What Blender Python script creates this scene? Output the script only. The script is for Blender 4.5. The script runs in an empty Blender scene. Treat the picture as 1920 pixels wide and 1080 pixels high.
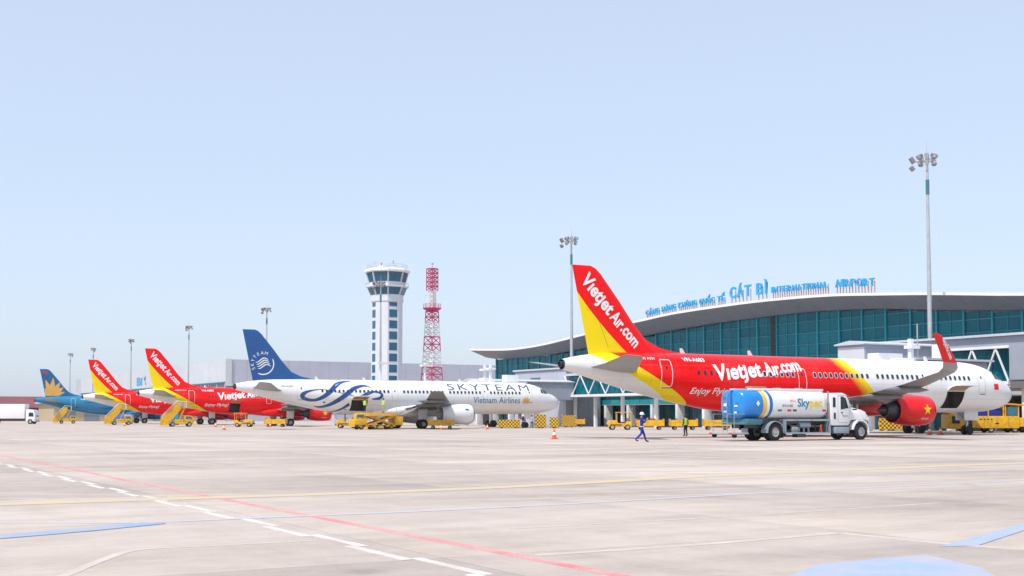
import bpy, bmesh, math, random
from mathutils import Vector, Matrix
random.seed(7)
R = math.radians
PI = math.pi
S = bpy.context.scene
C = S.collection

# ------------------------------------------------------------------ camera
# world x = towards the terminal, world y = along the row of parked aircraft
cam = bpy.data.cameras.new('camera')
camo = bpy.data.objects.new('camera', cam)
C.objects.link(camo)
camo.location = (0, 0, 1.5)
camo.rotation_euler = (R(90 + 3.0), 0, -math.atan2(0.4955, 0.8686))
cam.sensor_width = 36
cam.lens = 2345 / 1920 * 36
cam.shift_y = (241 - 2345 * math.tan(R(3.0))) / 1920
cam.clip_start = 0.1
cam.clip_end = 9000
S.camera = camo

# ------------------------------------------------------------------ sky, sun, exposure
SUN_AZ = math.atan2(-0.90, -0.34)      # measured from +y
SUN_EL = R(58)
w = bpy.data.worlds.new('World')
S.world = w
w.use_nodes = True
nt = w.node_tree
nt.nodes.clear()
out = nt.nodes.new('ShaderNodeOutputWorld')
bg = nt.nodes.new('ShaderNodeBackground')
sky = nt.nodes.new('ShaderNodeTexSky')
sky.sky_type = 'NISHITA'
sky.sun_disc = False
sky.sun_elevation = SUN_EL
sky.sun_rotation = SUN_AZ
sky.air_density = 1.0
sky.dust_density = 1.6
sky.ozone_density = 3.5
bg.inputs['Strength'].default_value = 0.15
veil = nt.nodes.new('ShaderNodeMix')            # even, pale tropical haze over the whole sky
veil.data_type = 'RGBA'
veil.inputs[0].default_value = 0.65
veil.inputs[7].default_value = (3.5, 3.9, 4.65, 1)
nt.links.new(sky.outputs['Color'], veil.inputs[6])
nt.links.new(veil.outputs[2], bg.inputs['Color'])
nt.links.new(bg.outputs[0], out.inputs[0])

sun = bpy.data.lights.new('sun', 'SUN')
suno = bpy.data.objects.new('sun', sun)
C.objects.link(suno)
sun.energy = 3.1
sun.angle = R(0.6)
sun.color = (1.0, 0.955, 0.9)
to_sun = Vector((math.sin(SUN_AZ) * math.cos(SUN_EL), math.cos(SUN_AZ) * math.cos(SUN_EL), math.sin(SUN_EL)))
suno.rotation_euler = to_sun.to_track_quat('Z', 'Y').to_euler()
suno.location = (-60, -40, 120)
vs = S.view_settings
vs.view_transform = 'Standard'
vs.look = 'None'
vs.exposure = 0.5
vs.gamma = 1.0
vs.use_curve_mapping = False
S.render.film_transparent = False

# ------------------------------------------------------------------ node helpers
class X:
    """a scalar socket (or number) with operators that build Math nodes"""
    def __init__(self, nt, v): self.nt, self.v = nt, v
    def _op(self, op, o, c=None):
        n = self.nt.nodes.new('ShaderNodeMath'); n.operation = op
        for i, q in enumerate((self, o, c)):
            if q is None: continue
            q = q.v if isinstance(q, X) else q
            if isinstance(q, (int, float)): n.inputs[i].default_value = q
            else: self.nt.links.new(q, n.inputs[i])
        return X(self.nt, n.outputs[0])
    def __add__(self, o): return self._op('ADD', o)
    def __radd__(self, o): return self._op('ADD', o)
    def __sub__(self, o): return self._op('SUBTRACT', o)
    def __rsub__(self, o): return (self * -1) + o
    def __mul__(self, o): return self._op('MULTIPLY', o)
    def __rmul__(self, o): return self._op('MULTIPLY', o)
    def __truediv__(self, o): return self._op('DIVIDE', o)
    def gt(self, o): return self._op('GREATER_THAN', o)
    def lt(self, o): return self._op('LESS_THAN', o)
    def max(self, o): return self._op('MAXIMUM', o)
    def min(self, o): return self._op('MINIMUM', o)
    def sin(self): return self._op('SINE', None)

def new_mat(name, rough=0.5, metal=0.0, coat=0.0, spec=0.5):
    m = bpy.data.materials.new(name); m.use_nodes = True
    p = m.node_tree.nodes['Principled BSDF']
    p.inputs['Roughness'].default_value = rough
    p.inputs['Metallic'].default_value = metal
    p.inputs['Coat Weight'].default_value = coat
    p.inputs['Coat Roughness'].default_value = 0.08
    p.inputs['Specular IOR Level'].default_value = spec
    return m, m.node_tree, p

def mixc(nt, fac, a, b):
    n = nt.nodes.new('ShaderNodeMix'); n.data_type = 'RGBA'
    for sock, q in ((n.inputs[0], fac), (n.inputs[6], a), (n.inputs[7], b)):
        q = q.v if isinstance(q, X) else q
        if isinstance(q, (int, float)): sock.default_value = q
        elif isinstance(q, tuple): sock.default_value = q + (1,) if len(q) == 3 else q
        else: nt.links.new(q, sock)
    return n.outputs[2]

def noise(nt, scale, detail=4, vec=None, rough=0.55, stretch=None):
    n = nt.nodes.new('ShaderNodeTexNoise')
    n.inputs['Scale'].default_value = scale
    n.inputs['Detail'].default_value = detail
    n.inputs['Roughness'].default_value = rough
    if vec is None:
        vec = nt.nodes.new('ShaderNodeTexCoord').outputs['Object']
    if stretch:
        mp = nt.nodes.new('ShaderNodeMapping'); mp.inputs['Scale'].default_value = stretch
        nt.links.new(vec, mp.inputs['Vector']); vec = mp.outputs[0]
    nt.links.new(vec, n.inputs['Vector'])
    return X(nt, n.outputs[0])

def xyz(nt):
    tc = nt.nodes.new('ShaderNodeTexCoord'); sp = nt.nodes.new('ShaderNodeSeparateXYZ')
    nt.links.new(tc.outputs['Object'], sp.inputs[0])
    return [X(nt, o) for o in sp.outputs]

def ramp01(x, lo, hi):      # clamp((x-lo)/(hi-lo))
    return ((x - lo) / (hi - lo)).max(0.0).min(1.0)

def plain(name, col, rough=0.5, metal=0.0, coat=0.0, dirt=0.12, scale=1.5, spec=0.5, stretch=None):
    m, nt, p = new_mat(name, rough, metal, coat, spec)
    f = ramp01(noise(nt, scale, 5, stretch=stretch), 0.35, 0.75)
    d = tuple(c * (1 - dirt * 1.6) for c in col)
    nt.links.new(mixc(nt, f, col, d), p.inputs['Base Color'])
    r = noise(nt, scale * 2.3, 3)
    nt.links.new((r * 0.16 + (rough - 0.08)).v, p.inputs['Roughness'])
    return m

MT = {}
def mk(k, *a, **kw): MT[k] = plain(k, *a, **kw)
mk('white_paint', (0.80, 0.80, 0.80), 0.32, coat=0.4, dirt=0.05)
mk('aircraft_white', (0.80, 0.80, 0.80), 0.28, coat=0.5, dirt=0.05, scale=0.5)
mk('aircraft_grey', (0.31, 0.31, 0.315), 0.4, dirt=0.12, scale=0.8)
mk('wing_grey', (0.23, 0.23, 0.24), 0.42, dirt=0.15, scale=0.8)  # darker than real wing paint: underside shade put into the colour
mk('red', (0.80, 0.003, 0.005), 0.35, coat=0.25, dirt=0.05, spec=0.3)
mk('yellow', (0.84, 0.62, 0.0), 0.35, coat=0.3, dirt=0.06)
mk('gse_yellow', (0.80, 0.43, 0.008), 0.45, coat=0.1, dirt=0.24, scale=3.5)
mk('tail_blue', (0.0, 0.08, 0.29), 0.3, coat=0.5, dirt=0.04)
mk('ribbon_blue', (0.006, 0.065, 0.27), 0.3, coat=0.4, dirt=0.03)
mk('teal_blue', (0.0, 0.22, 0.42), 0.3, coat=0.5, dirt=0.05)
mk('deep_blue', (0.0, 0.11, 0.28), 0.3, coat=0.5, dirt=0.05)
mk('gold', (0.75, 0.42, 0.10), 0.4, dirt=0.06)
mk('letter_slate', (0.06, 0.09, 0.16), 0.4, dirt=0.04)
mk('letter_blue', (0.03, 0.22, 0.40), 0.4, dirt=0.04)
mk('letter_white', (0.86, 0.86, 0.86), 0.4, dirt=0.03)
mk('black_rubber', (0.018, 0.018, 0.02), 0.8, dirt=0.2)
mk('dark', (0.02, 0.022, 0.026), 0.6, dirt=0.2)
mk('dark_metal', (0.10, 0.10, 0.11), 0.45, 0.6, dirt=0.2)
mk('steel', (0.50, 0.51, 0.53), 0.35, 0.75, dirt=0.15)
mk('galv', (0.46, 0.48, 0.50), 0.5, 0.25, dirt=0.12)
mk('hub_grey', (0.42, 0.42, 0.42), 0.5, dirt=0.2)
mk('bay_grey', (0.10, 0.095, 0.09), 0.6, dirt=0.3)
mk('liner_tan', (0.42, 0.27, 0.14), 0.6, dirt=0.15)
mk('roof_white', (0.78, 0.78, 0.79), 0.5, dirt=0.06)
mk('fascia_grey', (0.155, 0.15, 0.175), 0.5, dirt=0.06, scale=0.2)
mk('clad_grey', (0.47, 0.49, 0.57), 0.5, 0.1, dirt=0.06, scale=0.3)
mk('clad_light', (0.56, 0.57, 0.60), 0.5, 0.0, dirt=0.06, scale=0.3)
mk('bridge_grey', (0.34, 0.37, 0.44), 0.45, 0.1, dirt=0.08, scale=0.6)
mk('bridge_roof', (0.52, 0.55, 0.60), 0.5, dirt=0.08)
mk('column_white', (0.76, 0.77, 0.78), 0.5, dirt=0.06)
mk('mullion_teal', (0.004, 0.27, 0.35), 0.4, dirt=0.05)
mk('transom_teal', (0.01, 0.24, 0.32), 0.4, dirt=0.05)
mk('tower_white', (0.62, 0.64, 0.69), 0.55, dirt=0.05, scale=0.3)
mk('tower_glass', (0.01, 0.11, 0.20), 0.12, dirt=0.2)
mk('mast_red', (0.62, 0.025, 0.13), 0.5, dirt=0.1)
mk('mast_white', (0.78, 0.76, 0.77), 0.5, dirt=0.06)
mk('sign_blue', (0.03, 0.33, 0.62), 0.4, dirt=0.05)
mk('post_rust', (0.50, 0.27, 0.23), 0.6, dirt=0.2)
mk('lamp_brown', (0.24, 0.21, 0.22), 0.5, dirt=0.2)
mk('lens', (0.55, 0.58, 0.62), 0.2, dirt=0.05)
mk('maroon', (0.20, 0.06, 0.07), 0.7, dirt=0.15, scale=0.4)
mk('cream', (0.48, 0.38, 0.24), 0.7, dirt=0.1)
mk('tank_blue', (0.0, 0.20, 0.62), 0.3, coat=0.4, dirt=0.05)
mk('frame_silver', (0.36, 0.45, 0.52), 0.45, 0.4, dirt=0.15)
mk('teal_steel', (0.05, 0.18, 0.24), 0.45, dirt=0.1)
mk('cone_orange', (0.80, 0.10, 0.015), 0.5, dirt=0.1)
mk('overall_blue', (0.008, 0.03, 0.32), 0.8, dirt=0.15, scale=6)
mk('navy_cloth', (0.015, 0.02, 0.05), 0.85, dirt=0.2, scale=6)
mk('hi_vis', (0.42, 0.78, 0.03), 0.6, dirt=0.1, scale=6)
mk('silver_band', (0.55, 0.58, 0.60), 0.4, dirt=0.1)
mk('skin', (0.42, 0.22, 0.14), 0.55, dirt=0.05)
mk('boots', (0.05, 0.03, 0.03), 0.7, dirt=0.2)
mk('bus_blue', (0.03, 0.16, 0.55), 0.4, dirt=0.1)
mk('shutter', (0.20, 0.24, 0.29), 0.5, dirt=0.12, stretch=(1, 1, 12))
mk('wind_glass', (0.02, 0.03, 0.04), 0.08, dirt=0.1)
mk('tint_glass', (0.04, 0.16, 0.24), 0.1, dirt=0.1)

def concrete(name, rnd):
    m, nt, p = new_mat(name, 0.8, spec=0.25)
    pos = nt.nodes.new('ShaderNodeNewGeometry').outputs['Position']
    a = noise(nt, 0.11, 6, pos)
    b = noise(nt, 1.3, 6, pos, 0.65)
    c_ = noise(nt, 9.0, 5, pos, 0.7)
    e = noise(nt, 0.35, 5, pos, 0.6, stretch=(0.18, 1.6, 1.0))
    g = noise(nt, 0.5, 4, pos, 0.6, stretch=(1.4, 0.12, 1.0))
    fine = noise(nt, 55.0, 3, pos, 0.8)
    pat = noise(nt, 0.22, 5, pos, 0.7, stretch=(0.35, 1.0, 1.0))
    t = ramp01(a, 0.34, 0.66) * 0.26 + ramp01(b, 0.34, 0.68) * 0.2 + ramp01(e, 0.38, 0.64) * 0.28 + ramp01(c_, 0.32, 0.68) * 0.16 + ramp01(g, 0.5, 0.7) * 0.14 + ramp01(pat, 0.42, 0.6) * 0.22 + ramp01(fine, 0.3, 0.7) * 0.16 - 0.12
    if rnd:
        oi = nt.nodes.new('ShaderNodeObjectInfo')
        t = t + (X(nt, oi.outputs['Random']) - 0.5) * 0.26
    t = t.max(0.0).min(1.0)
    col = mixc(nt, t, (0.57, 0.49, 0.43), (0.30, 0.252, 0.22))
    # oil and tyre stains
    st = ramp01(noise(nt, 0.06, 3, pos, 0.5, stretch=(1, 2.2, 1)), 0.60, 0.74) * ramp01(noise(nt, 2.2, 5, pos), 0.38, 0.65) * 0.35
    col = mixc(nt, st, col, (0.22, 0.195, 0.19))
    vo = nt.nodes.new('ShaderNodeTexVoronoi'); vo.inputs['Scale'].default_value = 0.55; nt.links.new(pos, vo.inputs['Vector'])
    drip = (1.0 - ramp01(X(nt, vo.outputs['Distance']), 0.05, 0.16)) * ramp01(noise(nt, 0.4, 3, pos), 0.5, 0.62) * 0.5
    col = mixc(nt, drip, col, (0.15, 0.13, 0.12))
    nt.links.new(col, p.inputs['Base Color'])
    bm_ = nt.nodes.new('ShaderNodeBump'); bm_.inputs['Strength'].default_value = 0.25; bm_.inputs['Distance'].default_value = 0.02
    nt.links.new(c_.v, bm_.inputs['Height']); nt.links.new(bm_.outputs[0], p.inputs['Normal'])
    MT[name] = m
concrete('slab_concrete', True)
concrete('apron_concrete', False)
mk('sealant', (0.30, 0.26, 0.235), 0.9, dirt=0.2)
mk('grass', (0.10, 0.13, 0.04), 0.9, dirt=0.4, scale=0.05)

def worn_paint(name, col, wear=0.5):
    m, nt, p = new_mat(name, 0.7, spec=0.3)
    pos = nt.nodes.new('ShaderNodeNewGeometry').outputs['Position']
    f = ramp01(noise(nt, 1.1, 6, pos, 0.7), 0.5 - wear * 0.35, 0.95 - wear * 0.4)
    f2 = ramp01(noise(nt, 12, 4, pos, 0.7), 0.4, 0.75) * 0.35
    nt.links.new(mixc(nt, (f + f2).min(1.0), col, (0.48, 0.41, 0.36)), p.inputs['Base Color'])
    MT[name] = m
worn_paint('paint_red', (0.66, 0.16, 0.19), 0.4)
worn_paint('paint_white', (0.72, 0.71, 0.70), 0.5)
worn_paint('paint_yellow', (0.60, 0.45, 0.14), 0.68)
worn_paint('paint_blue', (0.20, 0.33, 0.52), 0.35)
worn_paint('paint_paleblue', (0.40, 0.46, 0.56), 0.5)
worn_paint('paint_pale', (0.64, 0.56, 0.50), 0.85)
worn_paint('paint_sky', (0.27, 0.38, 0.56), 0.26)

def checker_mat():
    m, nt, p = new_mat('checker_guard', 0.5)
    x, y, z = xyz(nt)
    ck = nt.nodes.new('ShaderNodeTexChecker'); ck.inputs['Scale'].default_value = 4.6
    tc = nt.nodes.new('ShaderNodeTexCoord'); mp = nt.nodes.new('ShaderNodeMapping'); mp.inputs['Location'].default_value = (0.013, 0.017, 0.011)
    nt.links.new(tc.outputs['Object'], mp.inputs['Vector']); nt.links.new(mp.outputs[0], ck.inputs['Vector'])
    ck.inputs['Color1'].default_value = (0.75, 0.42, 0.01, 1); ck.inputs['Color2'].default_value = (0.09, 0.07, 0.02, 1)
    nt.links.new(ck.outputs[0], p.inputs['Base Color'])
    MT['checker_guard'] = m
checker_mat()

def glass_facade():
    m, nt, p = new_mat('teal_glass', 0.09, spec=0.22)
    oi = nt.nodes.new('ShaderNodeObjectInfo')
    r = X(nt, oi.outputs['Random'])
    n = ramp01(noise(nt, 0.35, 3), 0.3, 0.7)
    f = (r * 0.65 + n * 0.35).min(1.0)
    nt.links.new(mixc(nt, f, (0.0, 0.085, 0.125), (0.001, 0.165, 0.215)), p.inputs['Base Color'])
    MT['teal_glass'] = m
    m, nt, p = new_mat('bright_teal_glass', 0.12, spec=0.6)
    oi = nt.nodes.new('ShaderNodeObjectInfo')
    nt.links.new(mixc(nt, X(nt, oi.outputs['Random']), (0.0, 0.21, 0.27), (0.03, 0.36, 0.42)), p.inputs['Base Color'])
    MT['bright_teal_glass'] = m
glass_facade()

YEL = (0.92, 0.68, 0.0); RED = (0.90, 0.001, 0.002); WHI = (0.80, 0.80, 0.80)
def skin_wear(nt, s, z, col):
    fr = lambda x, p: (x / p)._op('FRACT', None) * p
    seam = (fr(s + 0.4, 2.13).lt(0.028)).max(fr(z + 0.32, 1.07).lt(0.022)) * 0.30
    col = mixc(nt, seam, col, (0.16, 0.15, 0.15))
    g = ramp01(noise(nt, 1.2, 5, stretch=(0.25, 1, 1.5)), 0.5, 0.8) * 0.12 + ramp01(noise(nt, 0.9, 6, stretch=(0.5, 0.5, 0.12), rough=0.7), 0.55, 0.8) * 0.10
    return mixc(nt, g, col, (0.34, 0.30, 0.26))
def livery_white(name, c0):
    m, nt, p = new_mat(name, 0.28, coat=0.4)
    x, y, z = xyz(nt)
    nt.links.new(skin_wear(nt, x * -1.0, z, c0), p.inputs['Base Color'])
    MT[name] = m
livery_white('skin_white', (0.80, 0.80, 0.80))
livery_white('skin_teal', (0.0, 0.19, 0.37))
def livery_vj():
    m, nt, p = new_mat('livery_red_yellow_white', 0.3, coat=0.07, spec=0.2)
    x, y, z = xyz(nt)
    s = x * -1.0
    b1 = z * 1.83 + 29.93
    b2 = z * 2.0 + 30.8
    fo = 19.6 - (5.4 - z).max(0.0)
    fi = fo + 1.15
    col = mixc(nt, s.gt(fo), WHI, YEL)
    col = mixc(nt, ramp01(s - fo, 0.35, 1.5), col, RED)
    col = mixc(nt, s.gt(b1), col, YEL)
    col = mixc(nt, s.gt(b2), col, (0.78, 0.77, 0.75))
    col = skin_wear(nt, s, z, col)
    nt.links.new(col, p.inputs['Base Color'])
    MT['livery_vj'] = m
    m, nt, p = new_mat('livery_red_yellow_fin', 0.4, coat=0.1, spec=0.25)
    x, y, z = xyz(nt)
    s = x * -1.0
    dz = z - 5.84
    b = dz * 1.16 - dz * dz * 0.05 + 39.2
    nt.links.new(mixc(nt, s.gt(b), RED, YEL), p.inputs['Base Color'])
    MT['fin_vj'] = m
livery_vj()

def tank_mat():
    m, nt, p = new_mat('tank_livery', 0.28, coat=0.5)
    x, y, z = xyz(nt)
    t = x + (z - 2.2) * (z - 2.2) * 0.22
    col = mixc(nt, t.gt(1.45), (0.0, 0.22, 0.66), (0.80, 0.52, 0.04))
    col = mixc(nt, t.gt(1.75), col, (0.8, 0.8, 0.8))
    col = mixc(nt, t.gt(1.95), col, (0.0, 0.13, 0.40))
    col = mixc(nt, t.gt(2.2), col, (0.8, 0.8, 0.8))
    g = ramp01(noise(nt, 2.0, 5, stretch=(1, 1, 0.4)), 0.5, 0.8) * 0.12
    col = mixc(nt, g, col, (0.35, 0.33, 0.3))
    nt.links.new(col, p.inputs['Base Color'])
    MT['tank_livery'] = m
tank_mat()

# ------------------------------------------------------------------ mesh builder
class M:
    def __init__(self): self.v, self.f = [], []
    def add(self, vs, fs):
        o = len(self.v); self.v += [tuple(q) for q in vs]; self.f += [tuple(i + o for i in q) for q in fs]; return self
    def box(self, x0, x1, y0, y1, z0, z1):
        return self.add([(x0, y0, z0), (x1, y0, z0), (x1, y1, z0), (x0, y1, z0), (x0, y0, z1), (x1, y0, z1), (x1, y1, z1), (x0, y1, z1)],
                        [(3, 2, 1, 0), (4, 5, 6, 7), (0, 1, 5, 4), (1, 2, 6, 5), (2, 3, 7, 6), (3, 0, 4, 7)])
    def prism(self, poly, a, b, axis='y'):
        """poly: 2D points; axis y -> (x,z) profile extruded in y; axis x -> (y,z); axis z -> (x,y)"""
        n = len(poly)
        if axis == 'y': P = lambda q, t: (q[0], t, q[1])
        elif axis == 'x': P = lambda q, t: (t, q[0], q[1])
        else: P = lambda q, t: (q[0], q[1], t)
        vs = [P(q, a) for q in poly] + [P(q, b) for q in poly]
        fs = [tuple(range(n))[::-1], tuple(range(n, 2 * n))] + [(i, (i + 1) % n, n + (i + 1) % n, n + i) for i in range(n)]
        return self.add(vs, fs)
    def tube(self, p, q, r, n=8, r2=None, cap=True):
        p, q = Vector(p), Vector(q); r2 = r if r2 is None else r2
        d = (q - p).normalized(); a = d.orthogonal().normalized(); b = d.cross(a)
        vs = [];
        for c0, rr in ((p, r), (q, r2)):
            vs += [c0 + (a * math.cos(2 * PI * i / n) + b * math.sin(2 * PI * i / n)) * rr for i in range(n)]
        fs = [(i, (i + 1) % n, n + (i + 1) % n, n + i) for i in range(n)]
        if cap: fs += [tuple(range(n))[::-1], tuple(range(n, 2 * n))]
        return self.add(vs, fs)
    def bar(self, p, q, w, h, up=(0, 0, 1)):
        p, q = Vector(p), Vector(q); d = (q - p).normalized(); u = Vector(up)
        a = d.cross(u)
        a = a.normalized() if a.length > 1e-4 else d.orthogonal().normalized()
        b = a.cross(d).normalized()
        vs = [c0 + a * sx * w / 2 + b * sz * h / 2 for c0 in (p, q) for sx, sz in ((-1, -1), (1, -1), (1, 1), (-1, 1))]
        return self.add(vs, [(0, 1, 2, 3)[::-1], (4, 5, 6, 7), (0, 1, 5, 4), (1, 2, 6, 5), (2, 3, 7, 6), (3, 0, 4, 7)])
    def lathe(self, prof, axis='x', c=(0, 0, 0), n=24, cap=True, ang=0.0):
        """prof: [(t along axis, r)]"""
        vs = []
        for t, r in prof:
            for i in range(n):
                a = 2 * PI * i / n + ang; u, v = r * math.cos(a), r * math.sin(a)
                q = (t, u, v) if axis == 'x' else ((v, t, u) if axis == 'y' else (u, v, t))
                vs.append((q[0] + c[0], q[1] + c[1], q[2] + c[2]))
        fs = []
        for k in range(len(prof) - 1):
            for i in range(n):
                j = (i + 1) % n
                fs.append((k * n + i, k * n + j, (k + 1) * n + j, (k + 1) * n + i))
        if cap:
            if prof[0][1] > 1e-4: fs.append(tuple(range(n))[::-1])
            if prof[-1][1] > 1e-4: fs.append(tuple(range((len(prof) - 1) * n, len(prof) * n)))
        return self.add(vs, fs)
    def loft(self, rings, cap=True, skip=None):
        n = len(rings[0]); vs = [p for r in rings for p in r]; fs = []
        for k in range(len(rings) - 1):
            for i in range(n):
                if skip and skip(k, i): continue
                j = (i + 1) % n
                fs.append((k * n + i, k * n + j, (k + 1) * n + j, (k + 1) * n + i))
        if cap: fs += [tuple(range(n))[::-1], tuple(range((len(rings) - 1) * n, len(rings) * n))]
        return self.add(vs, fs)
    def mesh(self, name, mats, smooth=False, bevel=0, fix=True, ang=35):
        me = bpy.data.meshes.new(name)
        bm = bmesh.new()
        bv = [bm.verts.new(q) for q in self.v]
        for f in self.f:
            try: bm.faces.new([bv[i] for i in f])
            except ValueError: pass
        bmesh.ops.remove_doubles(bm, verts=bm.verts, dist=1e-5)
        if fix: bmesh.ops.recalc_face_normals(bm, faces=bm.faces)
        if bevel:
            es = [e for e in bm.edges if len(e.link_faces) == 2 and e.calc_face_angle(0) > R(28)]
            bmesh.ops.bevel(bm, geom=es, offset=bevel, segments=2, affect='EDGES', profile=0.6, clamp_overlap=True)
        bm.to_mesh(me); bm.free()
        if smooth or bevel:
            for p in me.polygons: p.use_smooth = True
            me.set_sharp_from_angle(angle=R(ang))
        for m in (mats if isinstance(mats, (list, tuple)) else [mats]): me.materials.append(MT[m])
        return me
    def build(self, name, mat, parent=None, smooth=False, bevel=0, loc=None, fix=True, ang=35):
        return link(name, self.mesh(name, mat, smooth, bevel, fix, ang), parent, loc)

def link(name, me, parent=None, loc=None, rz=0):
    o = bpy.data.objects.new(name, me); C.objects.link(o)
    if parent is not None: o.parent = parent
    if loc is not None: o.location = loc
    if rz: o.rotation_euler = (0, 0, rz)
    return o

def tag(o, label, cat, group=None):
    o['label'] = label; o['category'] = cat
    if group: o['group'] = group
    return o
def thing(name, label, cat, loc=(0, 0, 0), rz=0, group=None):
    o = bpy.data.objects.new(name, None); C.objects.link(o)
    o.empty_display_size = 0.3
    o.location = loc; o.rotation_euler = (0, 0, rz)
    return tag(o, label, cat, group)
def struct(o, kind='structure'):
    o['kind'] = kind; return o
def copy_tree(o, parent=None, loc=None, rz=None, label=None, group=None):
    c = o.copy(); C.objects.link(c)
    if parent is not None: c.parent = parent
    if loc is not None: c.location = loc
    if rz is not None: c.rotation_euler = (0, 0, rz)
    if label: c['label'] = label
    if group: c['group'] = group
    for ch in list(o.children): copy_tree(ch, c)
    return c

def pchip(tab):
    """monotone cubic through [(x, y)]"""
    xs = [t[0] for t in tab]; ys = [t[1] for t in tab]; n = len(xs)
    h = [xs[i + 1] - xs[i] for i in range(n - 1)]; d = [(ys[i + 1] - ys[i]) / h[i] for i in range(n - 1)]
    m = [d[0]] + [0 if d[i - 1] * d[i] <= 0 else 2 * d[i - 1] * d[i] / (d[i - 1] + d[i]) for i in range(1, n - 1)] + [d[-1]]
    def f(x):
        if x <= xs[0]: return ys[0]
        if x >= xs[-1]: return ys[-1]
        i = max(k for k in range(n - 1) if xs[k] <= x)
        t = (x - xs[i]) / h[i]
        return (ys[i] * (1 + 2 * t) * (1 - t) ** 2 + m[i] * h[i] * t * (1 - t) ** 2 + ys[i + 1] * t * t * (3 - 2 * t) + m[i + 1] * h[i] * t * t * (t - 1))
    return f

# ------------------------------------------------------------------ lettering
_tc = {}
def text2d(txt, bold=0.0, shear=0.0, spacing=1.0):
    """flat triangulated lettering, baseline at y=0, starting at x=0, size 1"""
    key = (txt, bold, shear, spacing)
    if key in _tc: return _tc[key]
    cu = bpy.data.curves.new('t', 'FONT'); cu.body = txt; cu.size = 1.0; cu.offset = bold; cu.shear = shear
    cu.space_character = spacing; cu.resolution_u = 3
    o = bpy.data.objects.new('t', cu); C.objects.link(o)
    bpy.context.view_layer.update()
    dg = bpy.context.evaluated_depsgraph_get()
    me = bpy.data.meshes.new_from_object(o.evaluated_get(dg))
    vs = [(v.co.x, v.co.y) for v in me.vertices]; fs = [tuple(p.vertices) for p in me.polygons]
    bpy.data.objects.remove(o); bpy.data.curves.remove(cu); bpy.data.meshes.remove(me)
    x0 = min(v[0] for v in vs)
    vs = [(v[0] - x0, v[1]) for v in vs]
    _tc[key] = (vs, fs)
    return _tc[key]

def flat_text(txt, width, height=None, **kw):
    """scaled so the run is `width` wide; cap height becomes `height` if given"""
    vs, fs = text2d(txt, **kw)
    wx = max(v[0] for v in vs); k = width / wx
    ky = k if height is None else height / max(v[1] for v in vs)
    return [(v[0] * k, v[1] * ky) for v in vs], fs

def slice_flat(vs, fs, step, step_x=None):
    """cut a flat shape along lines so that it can follow a curved skin"""
    bm = bmesh.new(); bv = [bm.verts.new((a, b, 0)) for a, b in vs]
    for f in fs:
        try: bm.faces.new([bv[i] for i in f])
        except ValueError: pass
    for ax, st in ((1, step), (0, step_x)):
        if not st: continue
        lo = min(v.co[ax] for v in bm.verts); hi = max(v.co[ax] for v in bm.verts)
        t = lo + st
        while t < hi:
            no = [0, 0, 0]; no[ax] = 1; co = [0, 0, 0]; co[ax] = t
            bmesh.ops.bisect_plane(bm, geom=bm.verts[:] + bm.edges[:] + bm.faces[:], plane_co=co, plane_no=no)
            t += st
    bm.verts.index_update()
    r = [(v.co.x, v.co.y) for v in bm.verts], [tuple(v.index for v in f.verts) for f in bm.faces]
    bm.free(); return r

def ribbon(pts, widths, n=10):
    """tapered flat strip through points: Catmull-Rom"""
    P = [Vector(p) for p in pts]; out = []
    for i in range(len(P) - 1):
        a, b, c0, d = P[max(i - 1, 0)], P[i], P[i + 1], P[min(i + 2, len(P) - 1)]
        for k in range(n):
            t = k / n
            q = 0.5 * ((2 * b) + (c0 - a) * t + (2 * a - 5 * b + 4 * c0 - d) * t * t + (3 * b - a - 3 * c0 + d) * t ** 3)
            out.append((q, widths[i] * (1 - t) + widths[i + 1] * t))
    out.append((P[-1], widths[-1]))
    vs = []
    for i, (q, wd) in enumerate(out):
        d = (out[min(i + 1, len(out) - 1)][0] - out[max(i - 1, 0)][0]).normalized()
        nrm = Vector((-d.y, d.x))
        vs += [tuple(q + nrm * wd / 2), tuple(q - nrm * wd / 2)]
    return vs, [(2 * i, 2 * i + 1, 2 * i + 3, 2 * i + 2) for i in range(len(out) - 1)]

def star2d(r, cx=0, cy=0):
    vs = [(cx, cy)] + [(cx + math.sin(i * PI / 5) * (r if i % 2 == 0 else r * 0.40), cy + math.cos(i * PI / 5) * (r if i % 2 == 0 else r * 0.40)) for i in range(10)]
    return vs, [(0, 1 + i, 1 + (i + 1) % 10) for i in range(10)]

def petal2d(ang, length, width, base=(0, 0), n=8):
    """a pointed petal growing from base at angle ang from vertical"""
    L = [(math.sin(PI * (t / n) ** 0.8) * width / 2, length * t / n) for t in range(n + 1)]
    pts = [(-a, b) for a, b in L] + [(a, b) for a, b in L[::-1]][1:-1]
    ca, sa = math.cos(ang), math.sin(ang)
    return [(base[0] + a * ca + b * sa, base[1] - a * sa + b * ca) for a, b in pts], [tuple(range(len(pts)))]
def join2d(parts):
    V, Fc = [], []
    for vs, fs in parts:
        o = len(V); V += vs; Fc += [tuple(i + o for i in f) for f in fs]
    return V, Fc

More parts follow.
